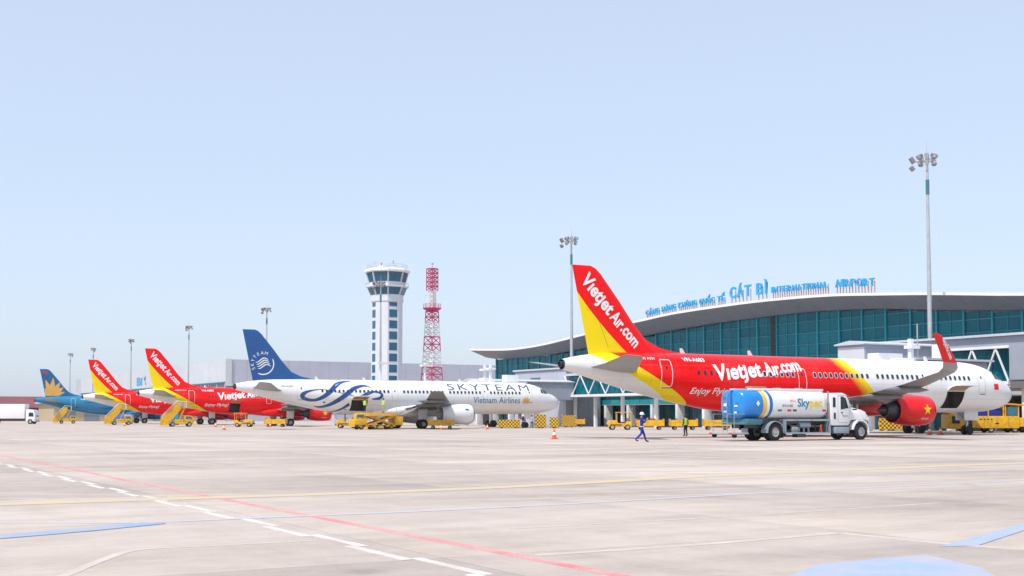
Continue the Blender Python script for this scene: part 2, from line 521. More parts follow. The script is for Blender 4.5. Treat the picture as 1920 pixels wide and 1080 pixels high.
# ------------------------------------------------------------------ ground, slabs, markings
m = M().add([(-1500, -1500, -0.06), (2200, -1500, -0.06), (2200, 3000, -0.06), (-1500, 3000, -0.06)], [(0, 1, 2, 3)])
struct(m.build('ground', 'grass'))
SL = 6.0; U0, U1, V0, V1 = -6.0, 60.0, 0.0, 96.0
def rect(m_, u0, u1, v0, v1, z): m_.add([(u0, v0, z), (u1, v0, z), (u1, v1, z), (u0, v1, z)], [(0, 1, 2, 3)])
m = M()
rect(m, -300, 330, -120, V0, 0); rect(m, -300, 330, V1, 700, 0); rect(m, -300, U0, V0, V1, 0); rect(m, U1, 330, V0, V1, 0)
apron = struct(m.build('apron', 'apron_concrete'))
m = M(); rect(m, U0, U1, V0, V1, -0.03)
struct(m.build('joint_sealant', 'sealant', apron))
g = 0.009
m = M().box(g, SL - g, g, SL - g, -0.03, 0)
slab_me = m.mesh('slab', 'slab_concrete', bevel=0.008)
for i in range(int((U1 - U0) / SL)):
    for j in range(int((V1 - V0) / SL)):
        link('slab', slab_me, apron, (U0 + i * SL, V0 + j * SL, 0))

def coat(vs, fs, z):
    """a sheet of paint with closed edges down to the concrete"""
    n = len(vs); cnt = {}
    for f in fs:
        for i in range(len(f)):
            e = (f[i], f[(i + 1) % len(f)]); cnt[e] = cnt.get(e, 0) + 1
    side = [(a, b, n + b, n + a) for a, b in cnt if (b, a) not in cnt]
    return M().add([(a, b, z) for a, b in vs] + [(a, b, -0.001) for a, b in vs], list(fs) + side)
def strip(name, pts, width, mat, z=0.004, label=None):
    vs, fs = ribbon(pts, [width] * len(pts), 6)
    return struct(coat(vs, fs, z).build(name, mat))
strip('red_apron_line', [(6.78, -10), (6.78, 10), (6.75, 30), (6.9, 60), (6.9, 250)], 0.16, 'paint_red')
for row, off, ph in ((0, -0.07, 0.0), (1, 0.07, 1.5)):       # zipper edge of the service road
    m = M(); v = -6 + ph
    while v < 190:
        m.box(5.66 + off - 0.06, 5.66 + off + 0.06, v, v + 1.6, -0.001, 0.005); v += 3.0
    struct(m.build('service_road_edge_line', 'paint_white'))
strip('yellow_taxi_line', [(-20, 22.9), (3, 22.95), (9, 22.9), (13.3, 23.3), (19.7, 24.9), (26.3, 25.9), (34.4, 26.9), (60, 28)], 0.66, 'paint_yellow', 0.008)
strip('blue_apron_line', [(-2, 15.2), (-0.6, 15.7), (0.8, 16.2), (2.18, 16.72), (3.3, 17.22), (4.4, 17.85)], 0.42, 'paint_blue', 0.011)
strip('pale_blue_apron_line', [(-2, 20.6), (0.3, 19.9), (2.54, 19.0), (4.2, 18.1), (5.91, 18.02), (10.31, 18.1), (17, 19.0), (25.2, 19.7), (45, 21.5)], 0.2, 'paint_paleblue', 0.007)
strip('old_white_arc', [(1.4, 11), (2.17, 12.31), (2.85, 13.65), (3.38, 14.4), (4.2, 14.42), (5.27, 14.42), (5.5, 14.42)], 0.12, 'paint_pale', 0.004)
strip('old_pale_line', [(6.98, 11.71), (9.15, 11.73), (11.63, 12.0)], 0.16, 'paint_pale', 0.004)
strip('old_cream_line', [(11.7, 11.95), (11.85, 10.2), (12.2, 9.2)], 0.18, 'paint_pale', 0.006)
strip('old_cross_line', [(8.34, 14.62), (12.59, 14.83), (17.3, 15.28)], 0.1, 'paint_pale', 0.004)
strip('old_short_line', [(28.8, 40.3), (29.3, 34.5)], 0.25, 'paint_pale', 0.004)
strip('old_far_line', [(14, 33), (26, 31.6)], 0.2, 'paint_pale', 0.004)
worn_paint('rubber_mark', (0.37, 0.315, 0.275), 0.75)
for k, P in enumerate(([(2.0, 26), (7, 21.5), (13, 19.5), (24, 18.6), (40, 19.5)], [(9, 45), (12, 34), (18, 27.5), (30, 23.5), (48, 22.5)])):
    for h in (0, 1):
        strip('tyre_mark', [(u + h * 0.5, v + h * 1.4) for u, v in P], 0.28, 'rubber_mark', 0.002 + 0.0015 * k)
m = coat([(8.05, 8.95), (9.04, 9.57), (10.69, 9.66), (10.24, 8.57), (9.3, 7.4), (7.0, 7.6)], [tuple(range(6))], 0.005)
struct(m.build('blue_painted_patch', 'paint_sky'))
m = coat([(11.44, 10.14), (11.95, 10.02), (14.19, 11.1), (17.5, 12.7), (18.2, 13.4), (15.04, 11.77)], [tuple(range(6))], 0.009)
struct(m.build('blue_painted_strip', 'paint_sky'))

# ------------------------------------------------------------------ terminal
UF = 114.5                                   # facade plane
roof_t = pchip([(20, 13.9), (50, 13.3), (70, 13.3), (86, 14.34), (98, 15.43), (106, 16.05), (114, 16.6), (120, 16.8), (128, 16.92), (139, 16.8), (146, 16.62), (152.6, 16.2), (162, 15.6), (173.4, 14.6), (185.4, 13.78), (193, 13.62), (200, 13.85), (209, 14.3)])
roof_b = pchip([(20, 12.0), (50, 11.5), (70, 11.7), (89, 12.98), (101.5, 13.9), (110.6, 14.7), (123.7, 15.15), (136.5, 15.0), (147.4, 14.65), (159.5, 14.0), (178, 12.8), (192, 12.2), (203.8, 12.26), (209, 12.75)])
term = thing('terminal_building', 'wide airport terminal with curved white roof and teal glass front', 'terminal', (UF, 130, 0))
TO = (-UF, -130, 0)      # parts are written in world numbers and shifted under the thing
def tp(m_, name, mat, par=term, **kw): return m_.build(name, mat, par, loc=TO if par is term else None, **kw)
VS = [20 + i * 3 for i in range(64)]; VS = [v for v in VS if v < 209] + [209]
rings = []
for v in VS:
    t, b = roof_t(v), roof_b(v)
    rings.append([(110, v, t), (110, v, t - 0.32), (110.15, v, t - 0.34), (113.6, v, b), (UF + 0.6, v, b + 0.05), (UF + 0.6, v, b + 1.0), (150, v, t - 1.2), (150, v, t - 0.2), (128, v, t + 0.2)])
m = M().loft(rings); tp(m, 'roof', 'roof_white', smooth=True, ang=25)
m = M()
for a, b_ in zip(VS[:-1], VS[1:]):      # grey fascia panels, each one its own piece
    q = M()
    P = [(110.12, a + 0.02, roof_t(a) - 0.34), (110.12, b_ - 0.02, roof_t(b_) - 0.34), (113.58, b_ - 0.02, roof_b(b_) - 0.03), (113.58, a + 0.02, roof_b(a) - 0.03)]
    q.add(P + [(113.58 + 0.9, b_ - 0.02, roof_b(b_) - 0.02), (113.58 + 0.9, a + 0.02, roof_b(a) - 0.02)], [(0, 1, 2, 3), (3, 2, 4, 5)])
    tp(q, 'fascia_panel', 'fascia_grey')
# glass, mullions, transoms
BAY = 3.9; ROW = 1.5; Z0 = 4.9
vb = [206.5 - BAY * i for i in range(48)]
vb = [v for v in vb if v > 24]
rest = M()
for i in range(len(vb) - 1):
    a, b_ = vb[i + 1], vb[i]
    top = min(roof_b(a), roof_b(b_)); z = Z0
    while z < top - 0.25:
        z1 = min(z + ROW, top + 0.05)
        q = M().box(0, 0.06, 0.04, BAY - 0.04, 0, z1 - z - 0.05)
        if a > 86:
            o = q.build('glass_pane', 'teal_glass', term, loc=(TO[0] + UF, TO[1] + a, z))
            o.rotation_euler = (random.uniform(-.002, .002), random.uniform(-.006, .006), random.uniform(-.006, .006))
        else:
            rest.box(UF, UF + 0.06, a + 0.04, b_ - 0.04, z, z1 - 0.05)
        z += ROW
o = tp(rest, 'glass_panes', 'teal_glass'); o['kind'] = 'stuff'
for i, v in enumerate(vb):
    top = roof_b(v)
    mat = 'mullion_teal'
    tp(M().box(UF - 0.22, UF - 0.002, v - 0.11, v + 0.11, Z0 - 0.1, top - 0.05), 'mullion', mat)
for i in range(len(vb) - 1):
    v = (vb[i] + vb[i + 1]) / 2
    tp(M().box(UF - 0.08, UF - 0.003, v - 0.035, v + 0.035, Z0, min(roof_b(v), roof_b(vb[i]), roof_b(vb[i + 1])) - 0.05), 'slim_mullion', 'transom_teal')
z = Z0
while z < 15.2:
    lim = [v for v in VS if roof_b(v) > z + 0.2 and 24 < v < 206.5]
    tp(M().box(UF - 0.1, UF - 0.004, min(lim), max(lim), z - 0.04, z + 0.04), 'transom', 'transom_teal')
    z += ROW
tp(M().box(UF - 0.3, UF - 0.24, 128.6, 129.5, 5.0, 15.0), 'expansion_joint', 'dark')
tp(M().box(UF + 0.4, 149, 24, 206.4, 0, 12.2), 'inner_block', 'clad_grey')
tp(M().box(UF - 0.1, 128, 206.5, 206.8, 0, 12.3), 'end_wall', 'teal_glass')
# ground floor arcade in front of the glass
UA = 108.0
for a, b_ in ((137, 206), (24, 136.9)):
    tp(M().box(UA - 0.6, UF - 0.02, a, b_, 4.5, 4.85), 'canopy_slab', 'column_white', bevel=0.03)
v = 138.5
while v < 205:
    o = M().box(0, 0.08, 0.04, 2.46, 3.35, 4.47).build('fascia_pane', 'bright_teal_glass', term, loc=(TO[0] + UA - 0.3, TO[1] + v, 0)); v += 2.5
tp(M().box(UA - 0.25, UA - 0.1, 137, 206, 3.22, 3.33), 'fascia_rail', 'column_white')
tp(M().box(UA - 0.35, UA - 0.1, 24, 136.9, 3.6, 4.48), 'fascia_beam', 'clad_light')
v = 202.0; k = 0
while v > 30:
    tp(M().prism([(v - 0.25, 0), (v + 0.25, 0), (v + 0.25, 3.2 if v > 137 else 3.58), (v - 0.25, 3.2 if v > 137 else 3.58)], UA - 0.3, UA + 1.0, 'x'), 'arcade_column', 'column_white', bevel=0.02)
    va, vbx = v - 5.6, v - 0.4
    kind = ['tint_glass', 'teal_glass', 'teal_glass', 'shutter', 'dark'][k % 5] if v < 145 else ['teal_glass', 'tint_glass', 'teal_glass'][k % 3]
    for h in range(2):
        q0 = va + (vbx - va) * h / 2
        tp(M().box(UA + 2.2, UA + 2.3, q0 + 0.05, q0 + (vbx - va) / 2 - 0.05, 0.05, 3.4), 'shopfront_pane', kind)
    v -= 6.0; k += 1
tp(M().box(UA + 2.35, UF, 24, 206, 0, 4.45), 'arcade_back_wall', 'bay_grey')

# roof sign
sign = thing('rooftop_sign', 'blue airport name letters on rusty posts along the terminal roof', 'sign', (111.5, 130, 0))
def sign_run(txt, v_from, v_to, h, lift, bold=0.03):
    n = len(txt); cw = []
    for ch in txt:
        cw.append(0.45 if ch == ' ' else (0.4 if ch in 'IÌ' else 0.8))
    tot = sum(cw); t = 0
    for ch, c0 in zip(txt, cw):
        if ch != ' ':
            va = v_from + (v_to - v_from) * (t + 0.06 * c0) / tot; vc = v_from + (v_to - v_from) * (t + c0 / 2) / tot
            wd = abs(v_to - v_from) * c0 * 0.86 / tot
            vs, fs = text2d(ch, bold=bold)
            mx = max(q[0] for q in vs); capk = h / 0.73
            base = roof_t(vc) + lift
            q = M()
            front = [(111.5, va - a / mx * wd, base + b_ * capk) for a, b_ in vs]
            nv = len(front)
            bm = bmesh.new(); bvv = [bm.verts.new(p) for p in front]
            for f in fs:
                try: bm.faces.new([bvv[i] for i in f])
                except ValueError: pass
            r = bmesh.ops.extrude_face_region(bm, geom=bm.faces[:])
            for e in r['geom']:
                if isinstance(e, bmesh.types.BMVert): e.co.x += 0.18
            bmesh.ops.recalc_face_normals(bm, faces=bm.faces)
            me = bpy.data.meshes.new('letter'); bm.to_mesh(me); bm.free(); me.materials.append(MT['sign_blue'])
            o = link('letter', me, sign, (-111.5, -130, 0))
            pq = M()
            for dv in ([-0.3, 0.3] if c0 > 0.5 else [0]):
                pv = vc + dv * wd
                pq.box(111.68, 111.8, pv - 0.05, pv + 0.05, roof_t(pv) - 0.1, base + h * 0.6)
            pq.build('letter_post', 'post_rust', o)
        t += c0
sign_run('CẢNG HÀNG KHÔNG QUỐC TẾ', 154.6, 135.8, 0.78, 0.75)
sign_run('CÁT BÌ', 134.9, 127.0, 1.55, 0.95)
sign_run('INTERNATIONAL', 126.3, 115.7, 0.78, 0.95)
sign_run('AIRPORT', 114.6, 107.9, 0.95, 0.95)

# ------------------------------------------------------------------ jet bridges and piers
def panel_run(par, off, u0, u1, v0, v1, z0, z1, face, step, mat):
    """separate wall panels on a face: 'u' = face looking to -x, 'v' = face looking to -y"""
    a0, a1 = (v0, v1) if face == 'u' else (u0, u1)
    n = max(1, round((a1 - a0) / step)); st = (a1 - a0) / n
    for i in range(n):
        a = a0 + st * i
        if face == 'u': q = M().box(u0 - 0.05, u0 - 0.004, a + 0.015, a + st - 0.015, z0, z1)
        else: q = M().box(a + 0.015, a + st - 0.015, v0 - 0.05, v0 - 0.004, z0, z1)
        q.build('wall_panel', mat, par, loc=off)

def tunnel(name, label, u0, u1, v0, v1, z0, z1, pitched=True):
    t = thing(name, label, 'jet bridge', (u0, v0, 0)); off = (-u0, -v0, 0)
    M().box(u0, u1, v0, v1, z0, z1).build('tunnel_body', 'bridge_grey', t, loc=off)
    panel_run(t, off, u0, u1, v0, v1, z0 + 0.1, z1 - 0.35, 'v', 2.2, 'bridge_grey')
    panel_run(t, off, u0, u1, v0, v1, z0 + 0.1, z1 - 0.2, 'u', 4, 'clad_light')  # end panels paler than the sides: the sunlit face put into the colour
    vm = (v0 + v1) / 2
    M().prism([(v0 - 0.25, z1 + 0.01), (v1 + 0.25, z1 + 0.01), (v1 + 0.25, z1 + 0.12), (vm, z1 + 0.42), (v0 - 0.25, z1 + 0.12)], u0 - 0.3, u1 + 0.1, 'x').build('roof', 'bridge_roof', t, loc=off)
    return t, off

# bridge serving the near aircraft
t, off = tunnel('jet_bridge', 'grey panelled jet bridge behind the nearest red and yellow airliner', 85.4, 96.0, 84.0, 87.4, 4.6, 8.15)
for uu in (88.0, 95.4):
    M().tube((uu, 86.6, 0), (uu, 86.6, 4.6), 0.25, 12).build('support_leg', 'column_white', t, loc=off)
# cab turned to the door
M().box(82.4, 91.8, 75.6, 83.9, 3.6, 6.3).build('cab', 'bridge_grey', t, loc=off, bevel=0.08)
M().box(82.2, 92.0, 75.0, 83.95, 6.32, 6.5).build('cab_roof', 'bridge_roof', t, loc=off)
M().box(83.0, 85.8, 73.6, 75.6, 3.6, 6.2).build('bellows_canopy', 'dark_metal', t, loc=off)
cl = M().box(88.1, 88.5, 81, 81.35, 6.5, 8.6).box(87.9, 89.0, 80.7, 81.6, 7.7, 8.0)
cl.build('roof_light_mast', 'column_white', t, loc=off)
M().box(90.4, 91.5, 79.6, 80.6, 6.5, 8.1).build('roof_cooler', 'column_white', t, loc=off)
M().box(83.2, 86.2, 80.2, 81.5, 6.5, 7.15).build('roof_cabinet', 'column_white', t, loc=off)
M().tube((89.0, 81, 6.5), (89.0, 81, 10.0), 0.06, 6).build('whip_aerial', 'galv', t, loc=off)
M().tube((86.2, 79, 0.5), (86.2, 79, 3.6), 0.25, 10).build('lift_column', 'column_white', t, loc=off)
for dv in (-0.7, 0.7): M().lathe([(-0.2, 0.1), (-0.2, 0.5), (0.2, 0.5), (0.2, 0.1)], 'y', (86.2, 79 + dv, 0.5), 16).build('drive_wheel', 'black_rubber', t, loc=off)

# walkway pier with truss, at the right edge
p = thing('walkway_pier', 'grey elevated walkway with white truss at the right edge of the terminal', 'walkway', (100, 80, 0)); off = (-100, -80, 0)
M().box(100.3, 104, 45, 97, 8.15, 9.2).build('walkway_roof', 'bridge_grey', p, loc=off)
M().box(99.9, 104.3, 44.6, 97.3, 9.22, 9.45).build('roof_edge', 'bridge_roof', p, loc=off)
M().box(100.3, 104, 45, 80.0, 4.9, 8.13).build('walkway_wall', 'bridge_grey', p, loc=off)
panel_run(p, off, 100.25, 104, 60, 80.0, 5.0, 8.4, 'u', 1.8, 'bridge_grey')
M().box(101.6, 103.9, 80.1, 97, 4.9, 8.1).build('walkway_core', 'tint_glass', p, loc=off)
for i in range(6):
    a = 80.15 + i * 2.8
    M().box(101.45, 101.55, a + 0.04, a + 2.76, 5.15, 7.9).build('glass_pane', 'teal_glass', p, loc=off)
M().box(100.2, 100.45, 80, 97, 8.05, 8.3).build('top_chord', 'column_white', p, loc=off)
M().box(100.0, 104, 80, 97, 4.55, 4.88).build('bottom_chord', 'column_white', p, loc=off)
for i in range(6):
    a = 80.2 + i * 2.8
    M().bar((100.3, a, 4.9), (100.3, a + 1.4, 8.05), 0.14, 0.14).build('truss_diagonal', 'column_white', p, loc=off)
    M().bar((100.3, a + 2.8, 4.9), (100.3, a + 1.4, 8.05), 0.14, 0.14).build('truss_diagonal', 'column_white', p, loc=off)
for a in (60, 70, 79, 88, 96):
    M().box(101, 101.6, a - 0.3, a + 0.3, 0, 4.53).build('support_leg', 'column_white', p, loc=off)
M().box(100.2, 104, 45, 79.9, 4.2, 4.85).build('floor_beam', 'fascia_grey', p, loc=off)
for i in range(12):
    a = 45 + i * 2.9
    M().box(103.2, 103.3, a + 0.05, a + 2.85, 0.1, 4.1).build('ground_floor_pane', 'tint_glass' if i % 3 else 'teal_glass', p, loc=off)

# pier of the second aircraft
p = thing('boarding_pier', 'tall grey boarding pier block behind the nose of the white airliner', 'pier', (101, 160, 0)); off = (-101, -160, 0)
M().box(101, 107.2, 160.5, 176, 0, 8.7).build('pier_wall', 'bridge_grey', p, loc=off)
panel_run(p, off, 101, 107, 160.5, 176, 0.1, 8.5, 'u', 2.6, 'clad_grey')
panel_run(p, off, 101, 107, 160.5, 176, 0.1, 8.5, 'v', 2.0, 'bridge_grey')
M().box(100.7, 107.3, 160.2, 176.3, 8.72, 8.98).build('roof_edge', 'bridge_roof', p, loc=off)
M().box(100.9, 100.95, 168, 171, 5.4, 7.6).build('window', 'tint_glass', p, loc=off)
p = thing('truss_walkway', 'white truss walkway over the arcade left of the nearest tail', 'walkway', (100, 150, 0)); off = (-100, -150, 0)
M().box(100.6, 103.8, 138, 160.15, 7.6, 7.95).build('walkway_roof', 'bridge_roof', p, loc=off)
M().box(100.2, 104.0, 138, 160.15, 4.4, 4.75).build('bottom_chord', 'column_white', p, loc=off)
M().box(101.4, 103.6, 138, 160.1, 4.76, 7.58).build('walkway_core', 'dark', p, loc=off)
for i in range(8):
    a = 138.05 + i * 2.75
    M().box(101.2, 101.3, a + 0.04, a + 2.7, 4.85, 7.5).build('glass_pane', 'teal_glass', p, loc=off)
for i in range(5):
    a = 160 - i * 4.4
    M().bar((100.4, a, 7.6), (100.4, a - 2.2, 4.75), 0.13, 0.13).build('truss_diagonal', 'column_white', p, loc=off)
    M().bar((100.4, a - 4.4, 7.6), (100.4, a - 2.2, 4.75), 0.13, 0.13).build('truss_diagonal', 'column_white', p, loc=off)
for a in (139, 147, 154, 159.5):
    M().box(101.8, 102.2, a - 0.2, a + 0.2, 0, 4.38).build('support_leg', 'column_white', p, loc=off)

# jet bridge of the white airliner
t, off = tunnel('jet_bridge', 'white jet bridge and roof units above the white airliner', 84.0, 100.8, 158.0, 161.4, 3.9, 6.55)
M().box(82.2, 86.0, 147.6, 157.9, 3.6, 6.0).build('cab', 'bridge_roof', t, loc=off, bevel=0.08)
M().box(82.0, 86.2, 147.0, 157.9, 6.02, 6.2).build('cab_roof', 'column_white', t, loc=off)
M().box(82.8, 85.6, 146.0, 147.6, 3.6, 5.9).build('bellows_canopy', 'dark_metal', t, loc=off)
M().box(83.2, 83.5, 152, 152.3, 6.2, 8.8).box(82.8, 83.9, 151.6, 152.6, 8.0, 8.25).build('roof_light_mast', 'column_white', t, loc=off)
M().box(84.5, 84.8, 156, 156.3, 6.2, 8.9).box(84.0, 85.2, 155.6, 156.6, 8.0, 8.25).build('roof_light_mast', 'column_white', t, loc=off)
M().box(84.2, 86, 149, 150.4, 6.2, 7.2).build('roof_cooler', 'column_white', t, loc=off)
M().box(83, 84.4, 153.5, 155, 6.2, 6.9).build('roof_cooler', 'column_white', t, loc=off)
M().tube((85, 155, 0.5), (85, 155, 3.6), 0.25, 10).build('lift_column', 'column_white', t, loc=off)
for dv in (-0.7, 0.7): M().lathe([(-0.2, 0.1), (-0.2, 0.5), (0.2, 0.5), (0.2, 0.1)], 'y', (85, 155 + dv, 0.5), 16).build('drive_wheel', 'black_rubber', t, loc=off)
M().box(95, 95.6, 159.3, 160.1, 0, 3.9).build('support_leg', 'column_white', t, loc=off)
# empty stand between the aircraft: its bridge shows over the white fuselage
t, off = tunnel('jet_bridge', 'low pale jet bridge left of the boarding pier, beyond the white fuselage', 76, 100.5, 186, 189.2, 4.4, 7.0)
for i in range(9):
    M().box(77 + i * 2.6, 79.4 + i * 2.6, 185.9, 185.93, 5.3, 6.4).build('window', 'bridge_roof', t, loc=off)
for uu in (79, 91, 98):
    M().box(uu, uu + 0.5, 187.3, 187.9, 0, 4.4).build('support_leg', 'column_white', t, loc=off)
M().box(82, 82.3, 187, 187.3, 7.0, 10.2).box(81.4, 83.2, 186.6, 187.6, 10.0, 10.3).build('roof_light_mast', 'column_white', t, loc=off)
M().box(90, 90.3, 187, 187.3, 7.0, 10.4).box(89.4, 91.2, 186.6, 187.6, 9.8, 10.1).build('roof_light_mast', 'column_white', t, loc=off)
M().box(72.5, 75.95, 185, 190, 4.3, 7.0).build('cab', 'bridge_roof', t, loc=off, bevel=0.1)
M().box(74, 74.6, 187, 187.6, 0, 4.3).build('lift_column', 'column_white', t, loc=off)

# ------------------------------------------------------------------ cargo hangar far behind
hg = thing('cargo_building', 'large flat grey cargo building behind the second row of tails', 'building', (118, 391, 0)); off = (-118, -391, 0)
M().box(118.3, 330, 391.3, 640, 0, 19.6).build('wall', 'clad_grey', hg, loc=off)
for i in range(14):
    a = 118.1 + i * 7
    M().box(a + 0.03, a + 6.97, 391.1, 391.28, 11.2, 19.75).build('wall_panel', 'clad_grey', hg, loc=off)
for i in range(26):
    a = 391.1 + i * 9
    M().box(118.0, 118.28, a + 0.04, a + 8.96, 12.6, 19.8).build('wall_panel', 'clad_light', hg, loc=off)  # left face paler than the front: sunlight put into the cladding colour
    M().box(118.25, 118.29, a + 0.9, a + 8.1, 6.5, 12.1).build('window_band', 'shutter', hg, loc=off)
    M().box(117.9, 118.27, a, a + 0.55, 0, 12.4).build('pillar', 'clad_grey', hg, loc=off)
M().box(117.5, 118.27, 391.1, 626, 12.3, 12.55).build('canopy_edge', 'teal_steel', hg, loc=off)
M().box(118.1, 216, 390.8, 391.28, 10.8, 11.15).build('canopy_edge', 'teal_steel', hg, loc=off)
M().box(118.02, 120.0, 390.7, 391.05, 11.2, 19.9).build('corner_pilaster', 'clad_light', hg, loc=off)
vs, fs = flat_text('Bi', 9.5, 3.2, bold=0.05)
M().add([(117.95, 511 - a, 13.9 + b_) for a, b_ in vs], fs).build('wall_lettering', 'sign_blue', hg, loc=off, fix=False)
vs, fs = join2d([petal2d(-0.9, 2.6, 1.4, (0, 0)), petal2d(0.4, 2.8, 1.4, (0.3, -0.4)), petal2d(2.2, 2.2, 1.2, (0.3, -0.6))])
M().add([(117.95, 497.5 - a, 15.6 + b_) for a, b_ in vs], fs).build('wall_emblem', 'deep_blue', hg, loc=off, fix=False)

# low maroon building at the far left
b = thing('low_shed', 'low maroon roofed shed at the far left horizon', 'building', (20, 420, 0)); off = (-20, -420, 0)
M().box(-6, 80, 440, 470, 0, 4.4).build('wall', 'maroon', b, loc=off)
M().prism([(438, 4.42), (472, 4.42), (465, 8.2), (445, 8.2)], -8, 82, 'x').build('roof', 'maroon', b, loc=off)
for i in range(14):
    M().box(10 + i * 5, 13 + i * 5, 439.93, 439.98, 1.2, 3.4).build('window', 'tint_glass', b, loc=off)
b = thing('low_shed', 'pale low shed with cream wall beyond the blue airliner', 'building', (66, 400, 0)); off = (-66, -400, 0)
M().box(68, 112, 402, 430, 0, 5.6).build('wall', 'cream', b, loc=off)
M().box(67, 113, 401, 431, 5.62, 6.1).build('roof', 'bridge_roof', b, loc=off)
for i in range(6):
    M().box(70 + i * 7, 74.5 + i * 7, 401.93, 401.98, 0.2, 4.2).build('door', 'shutter', b, loc=off)

# ------------------------------------------------------------------ control tower
tw = thing('control_tower', 'white airport control tower with flared dark glass cab', 'tower', (155.7, 350, 0))
HEAD = math.atan2(-350, -155.7) + R(-20)          # front face turned a little left of the camera
def ring8(r, z, n=8): return [(r / math.cos(PI / n) * math.cos(HEAD + PI / n + 2 * PI * i / n), r / math.cos(PI / n) * math.sin(HEAD + PI / n + 2 * PI * i / n), z) for i in range(n)]
M().loft([ring8(4.35, 0), ring8(4.35, 36.2)]).build('shaft', 'tower_white', tw)
M().loft([ring8(4.35, 36.2), ring8(4.6, 36.5), ring8(4.6, 38.5)]).build('collar', 'tower_white', tw)
M().loft([ring8(4.5, 38.5), ring8(5.3, 40.7)]).build('lower_gallery_core', 'dark', tw)
def panes(par, r0, z0, r1, z1, name, mat, postmat, gap=0.07):
    a, b_ = ring8(r0, z0), ring8(r1, z1)
    for i in range(8):
        j = (i + 1) % 8
        P = [Vector(a[i]), Vector(a[j]), Vector(b_[j]), Vector(b_[i])]
        L = lambda p, q, t: p.lerp(q, t)
        for h in range(2):
            t0, t1 = (0.06, 0.49) if h == 0 else (0.51, 0.94)
            vs = [L(P[0], P[1], t0), L(P[0], P[1], t1), L(P[3], P[2], t1), L(P[3], P[2], t0)]
            nrm = (vs[1] - vs[0]).cross(vs[3] - vs[0]).normalized() * 0.05
            M().add(vs + [q + nrm for q in vs], [(0, 1, 2, 3), (4, 5, 6, 7), (0, 1, 5, 4), (1, 2, 6, 5), (2, 3, 7, 6), (3, 0, 4, 7)]).build(name, mat, par)
        M().bar(a[i], b_[i], 0.45, 0.45).build('corner_post', postmat, par)
panes(tw, 4.55, 38.5, 5.4, 40.7, 'window_pane', 'tower_glass', 'bridge_roof')
M().loft([ring8(5.9, 40.7), ring8(6.1, 40.9), ring8(6.1, 41.2)]).build('balcony', 'tower_white', tw)
rl = M(); rr = ring8(6.0, 42.1)
for i in range(8): rl.tube(rr[i], rr[(i + 1) % 8], 0.05, 5).tube((rr[i][0], rr[i][1], 41.2), rr[i], 0.05, 5)
rl.build('balcony_railing', 'galv', tw)
M().loft([ring8(5.1, 41.2), ring8(5.1, 42.4)]).build('cab_wall', 'tower_white', tw)
M().loft([ring8(5.0, 42.4), ring8(5.75, 45.3)]).build('cab_core', 'dark', tw)
panes(tw, 5.1, 42.4, 5.85, 45.3, 'window_pane', 'tower_glass', 'bridge_roof')
M().loft([ring8(6.1, 45.3), ring8(6.45, 45.6), ring8(6.45, 46.1), ring8(6.0, 46.4)]).build('cab_roof', 'roof_white', tw)
rl = M(); rr = ring8(5.7, 47.7)
for i in range(8):
    rl.tube(rr[i], rr[(i + 1) % 8], 0.05, 5).tube((rr[i][0], rr[i][1], 46.4), rr[i], 0.05, 5)
    q0 = Vector(rr[i]).lerp(Vector(rr[(i + 1) % 8]), 0.5); rl.tube((q0.x, q0.y, 46.4), q0, 0.04, 5)
    rl.tube((rr[i][0], rr[i][1], 47.05), (rr[(i + 1) % 8][0], rr[(i + 1) % 8][1], 47.05), 0.04, 5)
rl.build('roof_railing', 'galv', tw)
M().tube((-1.5, 1, 46.4), (-1.5, 1, 48.6), 0.22, 8).build('roof_antenna', 'mast_red', tw)
M().tube((1.5, -1, 46.4), (1.5, -1, 49.0), 0.08, 6).lathe([(48.6, 0.3), (49.2, 0.3)], 'z', (1.5, -1, 0), 8).build('roof_antenna', 'galv', tw)
M().tube((-3, 2, 46.4), (-3, 2, 48.9), 0.07, 6).tube((-3.7, 2, 48.6), (-2.3, 2, 48.6), 0.05, 5).build('roof_antenna', 'galv', tw)
M().box(-2.4, 2.4, -2.2, 2.2, 46.38, 47.6).build('roof_plant_room', 'tower_white', tw)
for fa, wd in ((45, 2.6), (-45, 2.2)):       # window strips on two faces of the shaft
    an = HEAD + R(fa); nrm = Vector((math.cos(an), math.sin(an), 0)); tan = Vector((-nrm.y, nrm.x, 0))
    z = 34.9
    for k in range(11):
        hgt = 1.2 if k == 0 else 2.35
        c0 = nrm * 4.36
        a = c0 - tan * wd / 2; b_ = c0 + tan * wd / 2
        q = M(); P = [a, b_, b_ + nrm * 0.06, a + nrm * 0.06]
        q.add([(p_.x, p_.y, z) for p_ in P] + [(p_.x, p_.y, z + hgt) for p_ in P], [(0, 1, 2, 3), (4, 5, 6, 7), (0, 1, 5, 4), (1, 2, 6, 5), (2, 3, 7, 6), (3, 0, 4, 7)])
        q.build('window', 'tower_glass', tw)
        z -= 3.35
